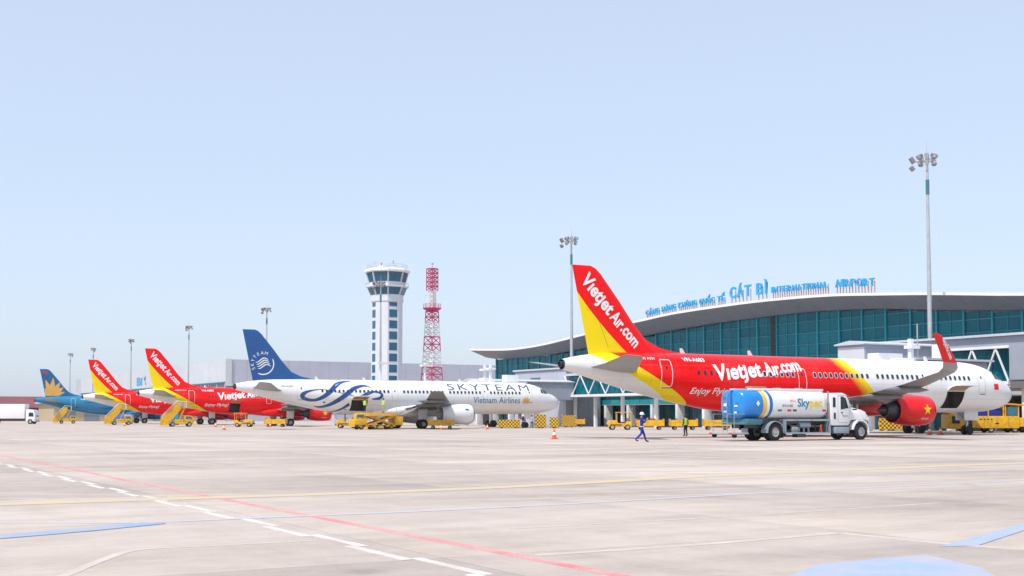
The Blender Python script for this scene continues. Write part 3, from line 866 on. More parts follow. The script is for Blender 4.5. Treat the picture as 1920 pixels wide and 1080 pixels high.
# radio mast
ma = thing('radio_mast', 'red and white lattice radio mast beside the control tower', 'mast', (171, 350, 0), R(20))
def lattice(z0, z1, w0, w1, mat, n, r=0.16):
    q = M(); cs = [(-1, -1), (1, -1), (1, 1), (-1, 1)]
    for i in range(n):
        za, zb = z0 + (z1 - z0) * i / n, z0 + (z1 - z0) * (i + 1) / n
        wa, wb = w0 + (w1 - w0) * i / n, w0 + (w1 - w0) * (i + 1) / n
        for k in range(4):
            a, b_ = cs[k], cs[(k + 1) % 4]
            q.tube((a[0] * wa, a[1] * wa, za), (a[0] * wb, a[1] * wb, zb), r, 6, cap=False)
            q.tube((a[0] * wa, a[1] * wa, za), (b_[0] * wb, b_[1] * wb, zb), r * 0.6, 5, cap=False)
            q.tube((b_[0] * wa, b_[1] * wa, za), (a[0] * wb, a[1] * wb, zb), r * 0.6, 5, cap=False)
            q.tube((a[0] * wb, a[1] * wb, zb), (b_[0] * wb, b_[1] * wb, zb), r * 0.8, 5, cap=False)
    return q
for z0, z1, w0, w1, mt_, n in ((0, 12.5, 2.7, 2.4, 'mast_white', 4), (12.5, 16.8, 2.4, 2.1, 'mast_red', 2), (16.8, 21.7, 2.1, 1.85, 'mast_white', 3), (21.7, 26.3, 1.85, 1.7, 'mast_red', 2), (26.3, 30.8, 1.7, 1.5, 'mast_white', 3), (30.8, 34.2, 1.5, 1.4, 'mast_red', 2), (35.2, 40.7, 0.8, 0.8, 'mast_white', 4), (40.7, 47.6, 1.25, 1.25, 'mast_red', 5)):
    lattice(z0, z1, w0, w1, mt_, n).build('lattice_section', mt_, ma)
M().lathe([(34.2, 1.5), (34.9, 2.7), (35.2, 2.9), (35.3, 2.9), (35.3, 0.3)], 'z', n=16).build('platform', 'mast_red', ma)
rl = M()
for i in range(12):
    a, b_ = 2 * PI * i / 12, 2 * PI * (i + 1) / 12
    for zz in (35.9, 36.5): rl.tube((2.8 * math.cos(a), 2.8 * math.sin(a), zz), (2.8 * math.cos(b_), 2.8 * math.sin(b_), zz), 0.05, 4)
    rl.tube((2.8 * math.cos(a), 2.8 * math.sin(a), 35.2), (2.8 * math.cos(a), 2.8 * math.sin(a), 36.5), 0.05, 4)
rl.build('platform_railing', 'mast_red', ma)
M().tube((0, 0, 0), (0, 0, 47.6), 0.22, 8).build('feeder_cable', 'dark_metal', ma)
M().lathe([(47.6, 1.3), (47.75, 1.3), (47.75, 0.1), (49, 0.1), (49, 0.35), (49.4, 0.35)], 'z', n=10).build('top_light', 'galv', ma)
for zz, sx in ((39, -1), (36.6, -1), (24, 1), (28, 1), (31, -1)):
    M().tube((0, 0, zz), (sx * 3.2, 0, zz), 0.05, 5).tube((sx * 3.2, 0, zz - 1.3), (sx * 3.2, 0, zz + 1.3), 0.05, 5).build('dipole_antenna', 'mast_white', ma)

# ------------------------------------------------------------------ floodlight masts
def flood_mast():
    t = thing('floodlight_mast', 'x', 'light mast')
    M().lathe([(0, 0.42), (0.15, 0.42), (0.15, 0.3), (14, 0.24), (29, 0.13)], 'z', n=12).build('pole', 'galv', t, smooth=True)
    M().lathe([(14, 0.27), (14.25, 0.27)], 'z', n=12).build('pole_joint', 'galv', t)
    M().lathe([(25.6, 0.2), (27.2, 0.2)], 'z', n=12).build('winch_sleeve', 'teal_steel', t)
    q = M()
    for i in range(16):
        a, b_ = 2 * PI * i / 16, 2 * PI * (i + 1) / 16
        q.tube((0.85 * math.cos(a), 0.85 * math.sin(a), 29.3), (0.85 * math.cos(b_), 0.85 * math.sin(b_), 29.3), 0.06, 5)
    for i in range(4): q.tube((0, 0, 29.3), (0.85 * math.cos(i * PI / 2), 0.85 * math.sin(i * PI / 2), 29.3), 0.05, 5)
    q.tube((0, 0, 28.9), (0, 0, 29.9), 0.2, 8)
    q.build('head_ring', 'galv', t)
    for i in range(8):
        a = 2 * PI * (i + 0.5) / 8
        for zz, rr_ in ((29.7, 0.95), (29.0, 1.0)):
            if i % 2 and zz < 29.3: continue
            c0 = Vector((math.cos(a) * rr_, math.sin(a) * rr_, zz)); d = Vector((math.cos(a), math.sin(a), -0.7)).normalized()
            L = M().bar(c0 - d * 0.2, c0 + d * 0.14, 0.42, 0.36).build('floodlight', 'lamp_brown', t)
            M().bar(c0 + d * 0.145, c0 + d * 0.17, 0.36, 0.29).build('lens', 'lens', L)
    d0 = Vector((-1.45, 0.5, 29.2))
    q = M().tube((0, 0, 29.3), d0, 0.05, 5)
    q.bar(d0 + Vector((-0.2, 0, 0.5)), d0 + Vector((0.2, 0, -0.1)), 0.5, 0.35).bar(d0 + Vector((-0.2, 0, -0.5)), d0 + Vector((0.15, 0, -0.9)), 0.5, 0.35)
    q.build('side_floodlight', 'lamp_brown', t)
    M().tube((0, 0, 29.9), (0, 0, 31.4), 0.04, 5, 0.015).build('lightning_rod', 'galv', t)
    return t
proto = flood_mast()
for i, (v, lab) in enumerate([(94.7, 'nearest and tallest floodlight mast, in front of the teal glass at right'),
        (166.8, 'floodlight mast rising behind the nearest red and yellow tail fin'),
        (241.6, 'floodlight mast standing in front of the control tower shaft'),
        (315.3, 'floodlight mast just behind the dark blue tail fin'),
        (390.4, 'floodlight mast right of the second red and yellow tail fin'),
        (468.6, 'floodlight mast between the two far red and yellow tail fins'),
        (536.7, 'floodlight mast behind the farthest red and yellow tail fin'),
        (587.2, 'most distant floodlight mast, right of the lotus tail fin')]):
    o = proto if i == 0 else copy_tree(proto)
    o.location = (106, v, 0); o['label'] = lab; o['group'] = 'floodlight masts along the apron edge'
    o.rotation_euler = (0, 0, R(-28) + i * 0.4)

# ------------------------------------------------------------------ airliners
UN = 88.7                                   # all noses stop on this line
F_top = pchip([(0, 3.38), (0.12, 3.78), (0.5, 4.12), (1.0, 4.40), (1.75, 4.68), (2.4, 5.06), (3.0, 5.36), (4.0, 5.68), (5.2, 5.88), (6.5, 5.96), (10, 5.97), (37, 5.97), (39.5, 5.93), (41, 5.84), (42.5, 5.68), (43.6, 5.50), (44.3, 5.36)])
F_bot = pchip([(0, 3.30), (0.12, 2.92), (0.5, 2.60), (1.0, 2.36), (2.0, 2.09), (3.5, 1.90), (5.5, 1.82), (29.5, 1.82), (31, 1.88), (32.5, 2.04), (34.3, 2.33), (36.6, 2.76), (39.3, 3.36), (41.7, 3.98), (43.4, 4.42), (44.3, 4.64)])
F_hw = pchip([(0, 0.04), (0.12, 0.42), (0.5, 0.78), (1.0, 1.08), (2.0, 1.47), (3.0, 1.72), (4.5, 1.91), (6.2, 1.975), (29.5, 1.975), (31.5, 1.94), (33.5, 1.83), (35.5, 1.65), (37.5, 1.42), (39.5, 1.14), (41.5, 0.83), (43.2, 0.54), (44.3, 0.36)])
def skin(s, z, off=0.012, side=-1):
    zt, zb, hw = F_top(s), F_bot(s), F_hw(s); zc, rz = (zt + zb) / 2, (zt - zb) / 2
    q = max(-0.999, min(0.999, (z - zc) / rz)); y = hw * math.sqrt(1 - q * q)
    n = Vector((y / (hw * hw), (z - zc) / (rz * rz))).normalized()
    return (-s, side * (y + n.x * off), z + n.y * off)
def on_skin(vs, fs, fn, off=0.012, step=0.14, step_x=None):
    vs, fs = slice_flat(vs, fs, step, step_x)
    return M().add([skin(*fn(a, b), off) for a, b in vs], fs)
NA = 64
def airfoil(le, chord, tr, flat='z', n=9, lean=0.0):
    xs = [0.5 * (1 - math.cos(PI * i / n)) for i in range(n + 1)]
    yt = lambda x: 5 * tr * (.2969 * math.sqrt(x) - .126 * x - .3516 * x * x + .2843 * x ** 3 - .1036 * x ** 4)
    up = [(x, yt(x)) for x in xs]; lo = [(x, -yt(x)) for x in xs[1:-1]][::-1]
    pts = []
    for x, t in up + lo:
        X_ = le[0] - x * chord
        if flat == 'z': pts.append((X_, le[1], le[2] + t * chord - x * lean))
        else: pts.append((X_, le[1] + t * chord, le[2]))
    return pts
FIN = [(5.3, 35.3, 42.15), (6.6, 37.25, 42.42), (11.25, 41.22, 43.42), (11.6, 41.62, 43.5), (11.76, 42.0, 43.52)]
def fin_le(z): return pchip([(q[0], q[1]) for q in FIN])(z)
def fin_te(z): return pchip([(q[0], q[2]) for q in FIN])(z)
def fin_y(s, z, tr=0.10):
    le, te = fin_le(z), fin_te(z); c0 = te - le; x = max(0.0, min(1.0, (s - le) / c0))
    return 5 * tr * c0 * (.2969 * math.sqrt(x) - .126 * x - .3516 * x * x + .2843 * x ** 3 - .1036 * x ** 4)
def on_fin(vs, fs, fn, off=0.015):
    vs, fs = slice_flat(vs, fs, 0.5, 0.5)
    q = M(); P = []
    for a, b in vs:
        s_, z_ = fn(a, b); P.append((-s_, -(fin_y(s_, z_) + off), z_))
    return q.add(P, fs)

def round_rect(w_, h_, r, n=4):
    pts = []
    for cx, cy, a0 in ((w_ / 2 - r, h_ / 2 - r, 0), (-w_ / 2 + r, h_ / 2 - r, 90), (-w_ / 2 + r, -h_ / 2 + r, 180), (w_ / 2 - r, -h_ / 2 + r, 270)):
        for k in range(n + 1):
            a = R(a0 + 90 * k / n); pts.append((cx + r * math.cos(a), cy + r * math.sin(a)))
    return pts
def outline(w_, h_, r, th):
    o, i = round_rect(w_, h_, r), round_rect(w_ - 2 * th, h_ - 2 * th, max(r - th, 0.02)); n = len(o)
    return o + i, [(k, (k + 1) % n, n + (k + 1) % n, n + k) for k in range(n)]

def dense(seg_s):
    L = []
    for a, b, n in seg_s: L += [a + (b - a) * i / n for i in range(n)]
    return L

WS = [16.95, 17.9]
def airliner(v, label, scheme, cargo=None, winglet=True, nac='red', long_duct=False):
    root = thing('parked_airliner', label, 'airliner', (UN, v, 0), 0, 'airliners parked nose in along the terminal')
    body = {'vj': 'livery_vj', 'white': 'skin_white', 'blue': 'skin_teal'}[scheme]
    fin_m = {'vj': 'fin_vj', 'white': 'tail_blue', 'blue': 'deep_blue'}[scheme]
    st = dense([(0, 0.12, 2), (0.12, 1.0, 6), (1.0, 6.5, 16), (6.5, 29.5, 24), (29.5, 44.3, 30)]) + [44.3]
    if cargo:
        st = sorted([s for s in st if abs(s - cargo[0]) > 0.25 and abs(s - cargo[1]) > 0.25] + [cargo[0], cargo[1]])
    rings = []
    for s in st:
        zt, zb, hw = F_top(s), F_bot(s), F_hw(s); zc, rz = (zt + zb) / 2, (zt - zb) / 2
        rings.append([(-s, -hw * math.sin(2 * PI * i / NA), zc + rz * math.cos(2 * PI * i / NA)) for i in range(NA)])
    sk = None
    if cargo:
        k0, k1 = st.index(cargo[0]), st.index(cargo[1])
        sk = lambda k, i: k0 <= k < k1 and 18 <= i <= 25
    fus = M().loft(rings, skip=sk).build('fuselage', body, root, smooth=True, ang=60)
    if cargo:
        a, b = cargo
        q = M().add([(-a + .02, -1.12, 2.19), (-b - .02, -1.12, 2.19), (-b - .02, -0.3, 2.15), (-a + .02, -0.3, 2.15), (-a + .02, -1.93, 3.5), (-b - .02, -1.93, 3.5), (-b - .02, -0.3, 3.6), (-a + .02, -0.3, 3.6)],
                    [(0, 1, 2, 3), (4, 5, 6, 7), (3, 2, 6, 7), (0, 3, 7, 4), (1, 2, 6, 5)])
        q.build('cargo_bay', 'bay_grey', root, fix=False)
        pf = [(-1.96, 3.66), (-2.35, 3.92), (-2.8, 4.02), (-3.25, 3.98), (-3.24, 3.90), (-2.8, 3.92), (-2.38, 3.82), (-1.98, 3.58)]
        cd = M().prism(pf, -b, -a, 'x').build('cargo_door', body if scheme != 'vj' or a > 20 else 'aircraft_white', root)
        M().prism([(-2.02, 3.555), (-2.4, 3.79), (-2.8, 3.885), (-3.2, 3.87), (-3.2, 3.885), (-2.8, 3.905), (-2.4, 3.81), (-2.02, 3.575)], -b + 0.1, -a - 0.1, 'x').build('door_lining', 'liner_tan', cd)
    # tail exhaust
    M().lathe([(0, 0.345), (0.12, 0.33), (0.12, 0.22), (-0.15, 0.2)], 'x', (-44.42, 0, 5.0), 20, cap=False).build('tail_exhaust_ring', 'dark_metal', root, smooth=True)
    M().lathe([(0, 0.0), (0.02, 0.25)], 'x', (-44.30, 0, 5.0), 16).build('tail_exhaust', 'dark', root)
    # belly fairing
    rg = []
    for s, hw, zb, zt in ((13.6, 0.9, 1.9, 2.2), (14.6, 1.7, 1.66, 2.6), (16, 2.12, 1.52, 3.0), (19, 2.2, 1.46, 3.1), (22, 2.2, 1.46, 3.1), (24.5, 2.0, 1.55, 2.8), (26.4, 1.5, 1.72, 2.4), (27.6, 0.7, 1.9, 2.1)):
        ring = []
        for i in range(20):
            a = 2 * PI * i / 20; ca, sa = math.cos(a), math.sin(a)
            ring.append((-s, hw * math.copysign(abs(ca) ** 0.6, ca), (zb + zt) / 2 + (zt - zb) / 2 * math.copysign(abs(sa) ** 0.6, sa)))
        rg.append(ring)
    M().loft(rg).build('belly_fairing', 'red' if scheme == 'vj' else body, root, smooth=True, ang=60)
    # fin, rudder, fillet
    zs = [5.3, 5.9, 6.6, 8.0, 9.5, 11.25, 11.6, 11.76]
    fin = M().loft([airfoil((-fin_le(z), 0, z), fin_te(z) - fin_le(z), 0.10 if z < 11.7 else 0.05, 'y') for z in zs]).build('tail_fin', fin_m, root, smooth=True, ang=50)
    fil = M().loft([[(-33.8, 0, 5.96), (-33.8, 0.01, 5.9), (-33.8, -0.01, 5.9)], [(-35.0, 0, 6.06), (-35.0, 0.10, 5.85), (-35.0, -0.10, 5.85)], [(-36.3, 0, 6.32), (-36.3, 0.2, 5.8), (-36.3, -0.2, 5.8)], [(-37.5, 0, 6.85), (-37.5, 0.3, 5.8), (-37.5, -0.3, 5.8)]])
    fil.build('fin_fillet', 'red' if scheme == 'vj' else fin_m, root, smooth=True, ang=60)
    q = M()
    for z0, z1 in ((6.2, 11.3),):
        pts = [(42.15 - 0.30 * (fin_te(6.2) - fin_le(6.2)) + 0.25, 6.2), (fin_te(11.3) - 0.30 * (fin_te(11.3) - fin_le(11.3)), 11.3)]
        vs_, fs_ = ribbon(pts, [0.022, 0.022], 6)
        on_fin(vs_, fs_, lambda a, b: (a, b), 0.01).build('rudder_hinge_line', 'dark_metal', fin, fix=False)
    # stabilisers
    for sg in (-1, 1):
        rg = [airfoil((-38.5, sg * 0.3, 4.45), 3.9, 0.09, lean=-0.35), airfoil((-40.0, sg * 2.6, 4.72), 2.75, 0.085, lean=-0.25), airfoil((-42.0, sg * 6.0, 5.28), 1.45, 0.08, lean=-0.12), airfoil((-42.3, sg * 6.2, 5.32), 1.1, 0.04, lean=-0.1)]
        M().loft(rg).build('tailplane', 'aircraft_grey', root, smooth=True, ang=50)
    # wings
    for sg in (-1, 1):
        rg = [airfoil((-16.2, sg * 1.2, 2.72), 7.3, 0.12, lean=0.30), airfoil((-17.4, sg * 3.0, 2.82), 6.1, 0.115, lean=0.25), airfoil((-19.4, sg * 6.5, 3.12), 4.1, 0.105, lean=0.15),
              airfoil((-22.7, sg * 12, 3.72), 2.5, 0.095, lean=0.08), airfoil((-25.4, sg * 16.4, 4.30), 1.5, 0.09, lean=0.03)]
        if not winglet: rg.append(airfoil((-25.8, sg * 16.8, 4.33), 1.0, 0.05))
        else: rg.append(airfoil((-25.65, sg * 16.75, 4.40), 1.42, 0.09))
        M().loft(rg).build('wing', 'wing_grey', root, smooth=True, ang=50)
        if winglet:
            def lean_af(s_, y_, z_, c_, tr, tilt):
                return [(p[0], y_ + sg * (p[2] - z_) * -math.sin(tilt), z_ + (p[2] - z_) * math.cos(tilt)) for p in airfoil((-s_, sg * y_, z_), c_, tr)]
            def sec(s_, y_, z_, c_, tr, tilt):
                return [(p[0], sg * y_ - sg * (p[2] - z_) * math.sin(tilt), z_ + (p[2] - z_) * math.cos(tilt)) for p in airfoil((-s_, 0, z_), c_, tr)]
            M().loft([sec(25.63, 16.73, 4.395, 1.43, 0.09, 0.1), sec(25.95, 17.1, 4.55, 1.35, 0.09, 0.6), sec(26.25, 17.3, 4.85, 1.25, 0.09, 1.1)]).build('winglet_blend', 'aircraft_grey', root, smooth=True, ang=50)
            wl = M().loft([sec(26.25, 17.3, 4.85, 1.25, 0.09, 1.1), sec(27.2, 17.55, 5.75, 1.0, 0.08, 1.35), sec(28.05, 17.7, 6.45, 0.7, 0.07, 1.4), sec(28.4, 17.72, 6.58, 0.4, 0.05, 1.4)])
            o = wl.build('winglet', 'red' if scheme == 'vj' else 'aircraft_white', root, smooth=True, ang=50)
            if scheme == 'vj' and sg < 0:
                vs_, fs_ = flat_text('vıetȷetAır.com', 1.7, 0.32, bold=0.03)
                ca, sa = math.cos(1.0), math.sin(1.0)
                P = [(27.05 - (a * 0.62 - b * 0.55), 6.25 - (a * 0.75 + b * -0.55)) for a, b in vs_]
                # lettering runs down the outer face
                P = []
                for a, b in vs_:
                    s_ = 28.05 - a * 0.62 - b * 0.72; z_ = 6.25 - a * 0.75 + b * 0.45 + 0.02
                    y_ = 17.3 + (z_ - 4.85) * 0.25
                    P.append((-s_, sg * (y_ + 0.075), z_))
                M().add(P, fs_).build('winglet_lettering', 'letter_white', o, fix=False)
        for yy, ss, zz in ((4.0, 21.8, 2.55), (7.8, 22.5, 2.9), (11.2, 23.8, 3.3)):
            M().lathe([(-1.9, 0.03), (-1.2, 0.17), (0, 0.23), (1.2, 0.2), (2.2, 0.03)], 'x', (-ss - 0.4, sg * yy, zz), 10).build('flap_fairing', 'wing_grey', root, smooth=True)
        if scheme == 'white':       # flaps left down
            for (ya, yb, sa, sb, za, zb_) in ((2.6, 6.2, 23.2, 23.3, 2.35, 2.72), (6.4, 11.8, 23.4, 25.0, 2.75, 3.4)):
                M().loft([airfoil((-sa, sg * ya, za), 1.3, 0.12, lean=0.75), airfoil((-sb, sg * yb, zb_), 0.95, 0.12, lean=0.5)]).build('flap', 'wing_grey', root, smooth=True, ang=50)
        # engine
        ec = (-16.2, sg * 5.75, 1.95)
        L = 4.3 if long_duct else 3.55
        nm = {'red': 'red', 'white': 'aircraft_white', 'blue': 'deep_blue'}[nac]
        ek = 1.12 if nac == 'white' else 1.0
        if nac == 'white': ec = (-16.2, sg * 5.75, 1.78)
        prof = [(-0.35, 0.80), (-0.1, 0.86), (0.0, 0.93), (-0.06, 1.0), (-0.35, 1.08), (-1.0, 1.13), (-1.9, 1.12), (-2.8, 1.03), (-L, 0.90), (-L, 0.86), (-L + 0.6, 0.80)]
        prof = [(a, b * ek) for a, b in prof]
        nacl = M().lathe(prof, 'x', ec, 36, cap=False).build('engine_cowl', nm, root, smooth=True, ang=60)
        M().lathe([(a, b * ek) for a, b in [(-0.3, 0.82), (-0.09, 0.868), (0.008, 0.93), (-0.06, 1.008), (-0.2, 1.055)]], 'x', ec, 36, cap=False).build('intake_lip', 'steel' if nac == 'white' else nm, nacl, smooth=True)
        M().lathe([(-0.9, 0.8 * ek), (-0.88, 0.26), (-0.3, 0.02)], 'x', ec, 28, cap=False).build('fan_disc', 'dark_metal', nacl, smooth=True)
        M().lathe([(-L + 0.55, 0.85 * ek), (-L + 0.5, 0.5)], 'x', ec, 28, cap=False).build('bypass_vane_ring', 'dark', nacl)
        if long_duct: core = [(-L + 0.6, 0.6), (-L - 0.15, 0.5), (-L - 0.15, 0.3), (-L - 0.6, 0.05)]
        else: core = [(-L + 0.8, 0.74), (-L - 0.1, 0.66), (-L - 0.75, 0.48), (-L - 0.78, 0.42), (-L - 0.5, 0.34), (-L - 1.2, 0.2), (-L - 1.45, 0.03)]
        M().lathe(core, 'x', ec, 28).build('engine_core', 'dark_metal' if nac != 'white' else 'hub_grey', nacl, smooth=True, ang=40)
        M().prism([(-17.0, 2.95), (-17.8, 3.12), (-18.8, 3.2), (-21.2, 2.95), (-21.4, 2.75), (-20.4, 2.35), (-18.0, 2.6)], sg * 5.75 - 0.16, sg * 5.75 + 0.16, 'y').build('pylon', 'aircraft_grey', root, bevel=0.04)
        if sg < 0:
            if nac == 'red':
                vs_, fs_ = star2d(0.44)
                vs_, fs_ = slice_flat(vs_, fs_, 0.1)
                def on_cowl(a, b, s0, z0):
                    s_ = s0 - a
                    rr_ = 1.115 - 0.02 * abs(s_ - 17.5)
                    z_ = z0 + b; dz = z_ - 1.95
                    return (-s_, -5.75 - math.sqrt(max(0.01, (rr_ + 0.03) ** 2 - dz * dz)), z_)
                M().add([on_cowl(a, b, 17.3, 2.0) for a, b in vs_], fs_).build('star_emblem', 'yellow', nacl, fix=False)
                vs_, fs_ = flat_text('VIETNAM', 0.75)
                M().add([on_cowl(a, b, 17.85, 1.28) for a, b in vs_], fs_).build('cowl_lettering', 'letter_white', nacl, fix=False)
            elif nac == 'white':
                M().add([(-17.1, -5.75 - 1.20, 2.25), (-17.55, -5.75 - 1.20, 2.3), (-17.6, -5.75 - 1.13, 2.48), (-17.15, -5.75 - 1.14, 2.43)], [(0, 1, 2, 3)]).build('cowl_vent', 'letter_slate', nacl, fix=False)
        # main gear
        gx = -22.0; gy = sg * 3.8
        gear = M().tube((gx, gy, 0.58), (gx, gy + sg * 0.05, 2.75), 0.15, 12, 0.19).tube((gx, gy, 1.5), (gx - 0.1, gy - sg * 1.5, 2.5), 0.08, 8).bar((gx, gy, 0.62), (gx - 0.6, gy, 1.7), 0.1, 0.08).tube((gx, gy - 0.5, 0.58), (gx, gy + 0.5, 0.58), 0.1, 10)
        g_ = gear.build('main_landing_gear', 'steel', root, smooth=True)
        M().prism([(gx - 0.55, 1.15), (gx + 0.55, 1.15), (gx + 0.62, 2.75), (gx - 0.62, 2.75)], gy + sg * 0.24, gy + sg * 0.30, 'y').build('gear_door', 'aircraft_white', root)
        for k in (-0.38, 0.38):
            M().lathe([(-0.17, 0.3), (-0.2, 0.38), (-0.19, 0.52), (-0.12, 0.585), (0.12, 0.585), (0.19, 0.52), (0.2, 0.38), (0.17, 0.3)], 'y', (gx, gy + k, 0.585), 24, cap=False).build('tyre', 'black_rubber', g_, smooth=True, ang=40)
            M().lathe([(-0.16, 0.05), (-0.16, 0.29), (0.16, 0.29), (0.16, 0.05)], 'y', (gx, gy + k, 0.585), 16).build('wheel_hub', 'hub_grey', g_)
    # nose gear
    g_ = M().tube((-5.1, 0, 0.4), (-5.0, 0, 2.2), 0.1, 10).tube((-5.1, -0.3, 0.4), (-5.1, 0.3, 0.4), 0.07, 8).tube((-5.1, 0, 1.0), (-6.3, 0, 2.1), 0.06, 8).build('nose_landing_gear', 'steel', root, smooth=True)
    for k in (-0.26, 0.26):
        M().lathe([(-0.1, 0.2), (-0.12, 0.3), (-0.07, 0.385), (0.07, 0.385), (0.12, 0.3), (0.1, 0.2)], 'y', (-5.1, k, 0.385), 20).build('tyre', 'black_rubber', g_, smooth=True)
    for sg in (-1, 1):
        M().prism([(-4.3, 1.2), (-5.9, 1.2), (-5.9, 1.95), (-4.3, 1.95)], sg * 0.42, sg * 0.46, 'y').build('nose_gear_door', 'aircraft_white', root)
    # cabin windows: one shared mesh on the straight tube
    zwin = 4.56
    vs_ = round_rect(0.24, 0.34, 0.10)
    me = on_skin(vs_, [tuple(range(len(vs_)))], lambda a, b: (15 - a, zwin + b), 0.016, 0.12).mesh('cabin_window', 'wind_glass', fix=False)
    fv_, ff_ = outline(0.34, 0.45, 0.14, 0.06)
    mf = on_skin(fv_, ff_, lambda a, b: (15 - a, zwin + b), 0.012, 0.12).mesh('window_frame', 'silver_band' if scheme != 'blue' else 'letter_blue', fix=False)
    ss = [x * 0.533 for x in range(200)]
    for s in ss:
        s += 7.0
        if s > 34.3: break
        if abs(s - 12.2) < 0.6 or abs(s - 24.8) < 0.75 or (s > 17.4 and s < 17.9): continue
        if s <= 29.5:
            wo = link('cabin_window', me, root, (15 - s, 0, 0)); link('window_frame', mf, wo)
        else:
            on_skin(vs_, [tuple(range(len(vs_)))], lambda a, b: (s - a, zwin + b), 0.012, 0.12).build('cabin_window', 'wind_glass', root, fix=False)
    # doors drawn by their painted frames
    dm = {'vj': 'letter_white', 'white': 'silver_band', 'blue': 'letter_white'}[scheme]
    for s, z, w_, h_ in ((5.5, 4.3, 0.82, 1.85), (24.78, 4.25, 0.78, 1.55), (12.2, 4.35, 0.66, 1.4), (36.75, 4.5, 0.9, 1.9)):
        m_ = dm if not (scheme == 'vj' and s < 18) else 'silver_band'
        vs_, fs_ = outline(w_, h_, 0.16, 0.045 if scheme == 'vj' else 0.03)
        d = on_skin(vs_, fs_, lambda a, b: (s - a, z + b), 0.012, 0.13).build('door_frame', m_, root, fix=False)
        vs_ = round_rect(0.16, 0.22, 0.06)
        on_skin(vs_, [tuple(range(len(vs_)))], lambda a, b: (s - a, z + 0.35 + b), 0.012, 0.1).build('door_window', 'wind_glass', d, fix=False)
    # cockpit windows
    for poly in ([(1.75, 4.66), (2.35, 4.52), (2.72, 5.08), (2.42, 5.06)], [(2.42, 4.52), (3.0, 4.52), (3.2, 5.14), (2.80, 5.10)], [(3.07, 4.54), (3.55, 4.60), (3.52, 5.0), (3.27, 5.13)]):
        for sd in (-1, 1):
            vs_, fs_ = slice_flat(poly, [(0, 1, 2, 3)], 0.12, 0.2)
            M().add([skin(a, b, 0.015, sd) for a, b in vs_], fs_).build('cockpit_window', 'wind_glass', root, fix=False)
    for s in (9.5, 14.5, 27.8, 34.0):
        M().prism([(-s, 5.9), (-s - 0.45, 5.9), (-s - 0.5, 6.33), (-s - 0.3, 6.33)], -0.03, 0.03, 'y').build('blade_aerial', 'aircraft_white', root)
    M().prism([(-11.2, 5.9), (-13.8, 5.9), (-13.3, 6.14), (-11.6, 6.14)], -0.35, 0.35, 'y').build('satcom_dome', 'aircraft_white', root, bevel=0.08)
    # small hatches and drains on the belly
    for s, z, w_, h_ in ((33.9, 3.2, 0.22, 0.2), (31.0, 2.35, 0.3, 0.08), (36.6, 3.48, 0.8, 0.05), (5.4, 3.3, 0.75, 0.05)):
        vs_ = [(-w_ / 2, -h_ / 2), (w_ / 2, -h_ / 2), (w_ / 2, h_ / 2), (-w_ / 2, h_ / 2)]
        on_skin(vs_, [(0, 1, 2, 3)], lambda a, b: (s - a, z + b), 0.014, 0.2).build('skin_hatch', 'dark_metal', root, fix=False)
    vs_, fs_ = outline(0.9, 0.9, 0.1, 0.02)
    # ---------------- lettering and marks
    if scheme == 'vj':
        ca, sa = math.cos(R(5.5)), math.sin(R(5.5))
        big = []
        vs_, fs_ = flat_text('Vıetȷet', 4.35, 1.12, bold=0.03); big.append((vs_, fs_))
        vs_, fs_ = flat_text('Aır', 1.45, 0.95, bold=0.03); big.append(([(a + 4.62, b) for a, b in vs_], fs_))
        vs_, fs_ = flat_text('.com', 2.15, 0.62, bold=0.03); big.append(([(a + 6.05, b + 0.12) for a, b in vs_], fs_))
        vs_, fs_ = join2d(big)
        on_skin(vs_, fs_, lambda a, b: (32.85 - (a * ca - b * sa * 0.2), 4.02 + b * 1.0 + a * sa * 0.92), 0.022, 0.12).build('fuselage_lettering', 'letter_white', fus, fix=False)
        vs_, fs_ = flat_text('Enjoy Flying!', 3.6, 0.42, shear=0.25, bold=0.012)
        on_skin(vs_, fs_, lambda a, b: (34.75 - a, 3.10 + b), 0.022, 0.12).build('fuselage_slogan', 'letter_white', fus, fix=False)
        vs_, fs_ = flat_text('VN-A683', 1.85, 0.27, bold=0.015)
        on_skin(vs_, fs_, lambda a, b: (35.2 - a, 5.34 + b), 0.02, 0.1).build('registration', 'letter_white', fus, fix=False)
        vs_, fs_ = flat_text('AIRBUS A321', 1.7, 0.15, bold=0.01)
        on_skin(vs_, fs_, lambda a, b: (39.2 - a, 5.42 + b), 0.02, 0.1).build('type_lettering', 'letter_white', fus, fix=False)
        fl = [(-0.32, -0.24), (0.32, -0.24), (0.32, 0.24), (-0.32, 0.24)]
        f_ = on_skin(fl, [(0, 1, 2, 3)], lambda a, b: (3.65 - a, 3.93 + b), 0.016, 0.12, 0.15).build('flag', 'red', fus, fix=False)
        vs_, fs_ = star2d(0.15)
        on_skin(vs_, fs_, lambda a, b: (3.65 - a, 3.93 + b), 0.026, 0.1).build('flag_star', 'yellow', f_, fix=False) if False else None
        # fin: lettering follows the leading edge downwards
        P0, P1 = Vector((42.92, 10.72)), Vector((38.62, 6.10))
        d = (P1 - P0).normalized(); up = Vector((-d.y, d.x)); up = up if up.x < 0 else -up
        big = []
        vs_, fs_ = flat_text('Vıetȷet', 3.2, 0.95, bold=0.03); big.append((vs_, fs_))
        vs_, fs_ = flat_text('Aır', 1.15, 0.85, bold=0.03); big.append(([(a + 3.34, b) for a, b in vs_], fs_))
        vs_, fs_ = flat_text('.com', 1.72, 0.58, bold=0.03); big.append(([(a + 4.52, b + 0.06) for a, b in vs_], fs_))
        vs_, fs_ = join2d(big)
        on_fin(vs_, fs_, lambda a, b: tuple(P0 + d * a + up * b), 0.02).build('tail_lettering', 'letter_white', fin, fix=False)
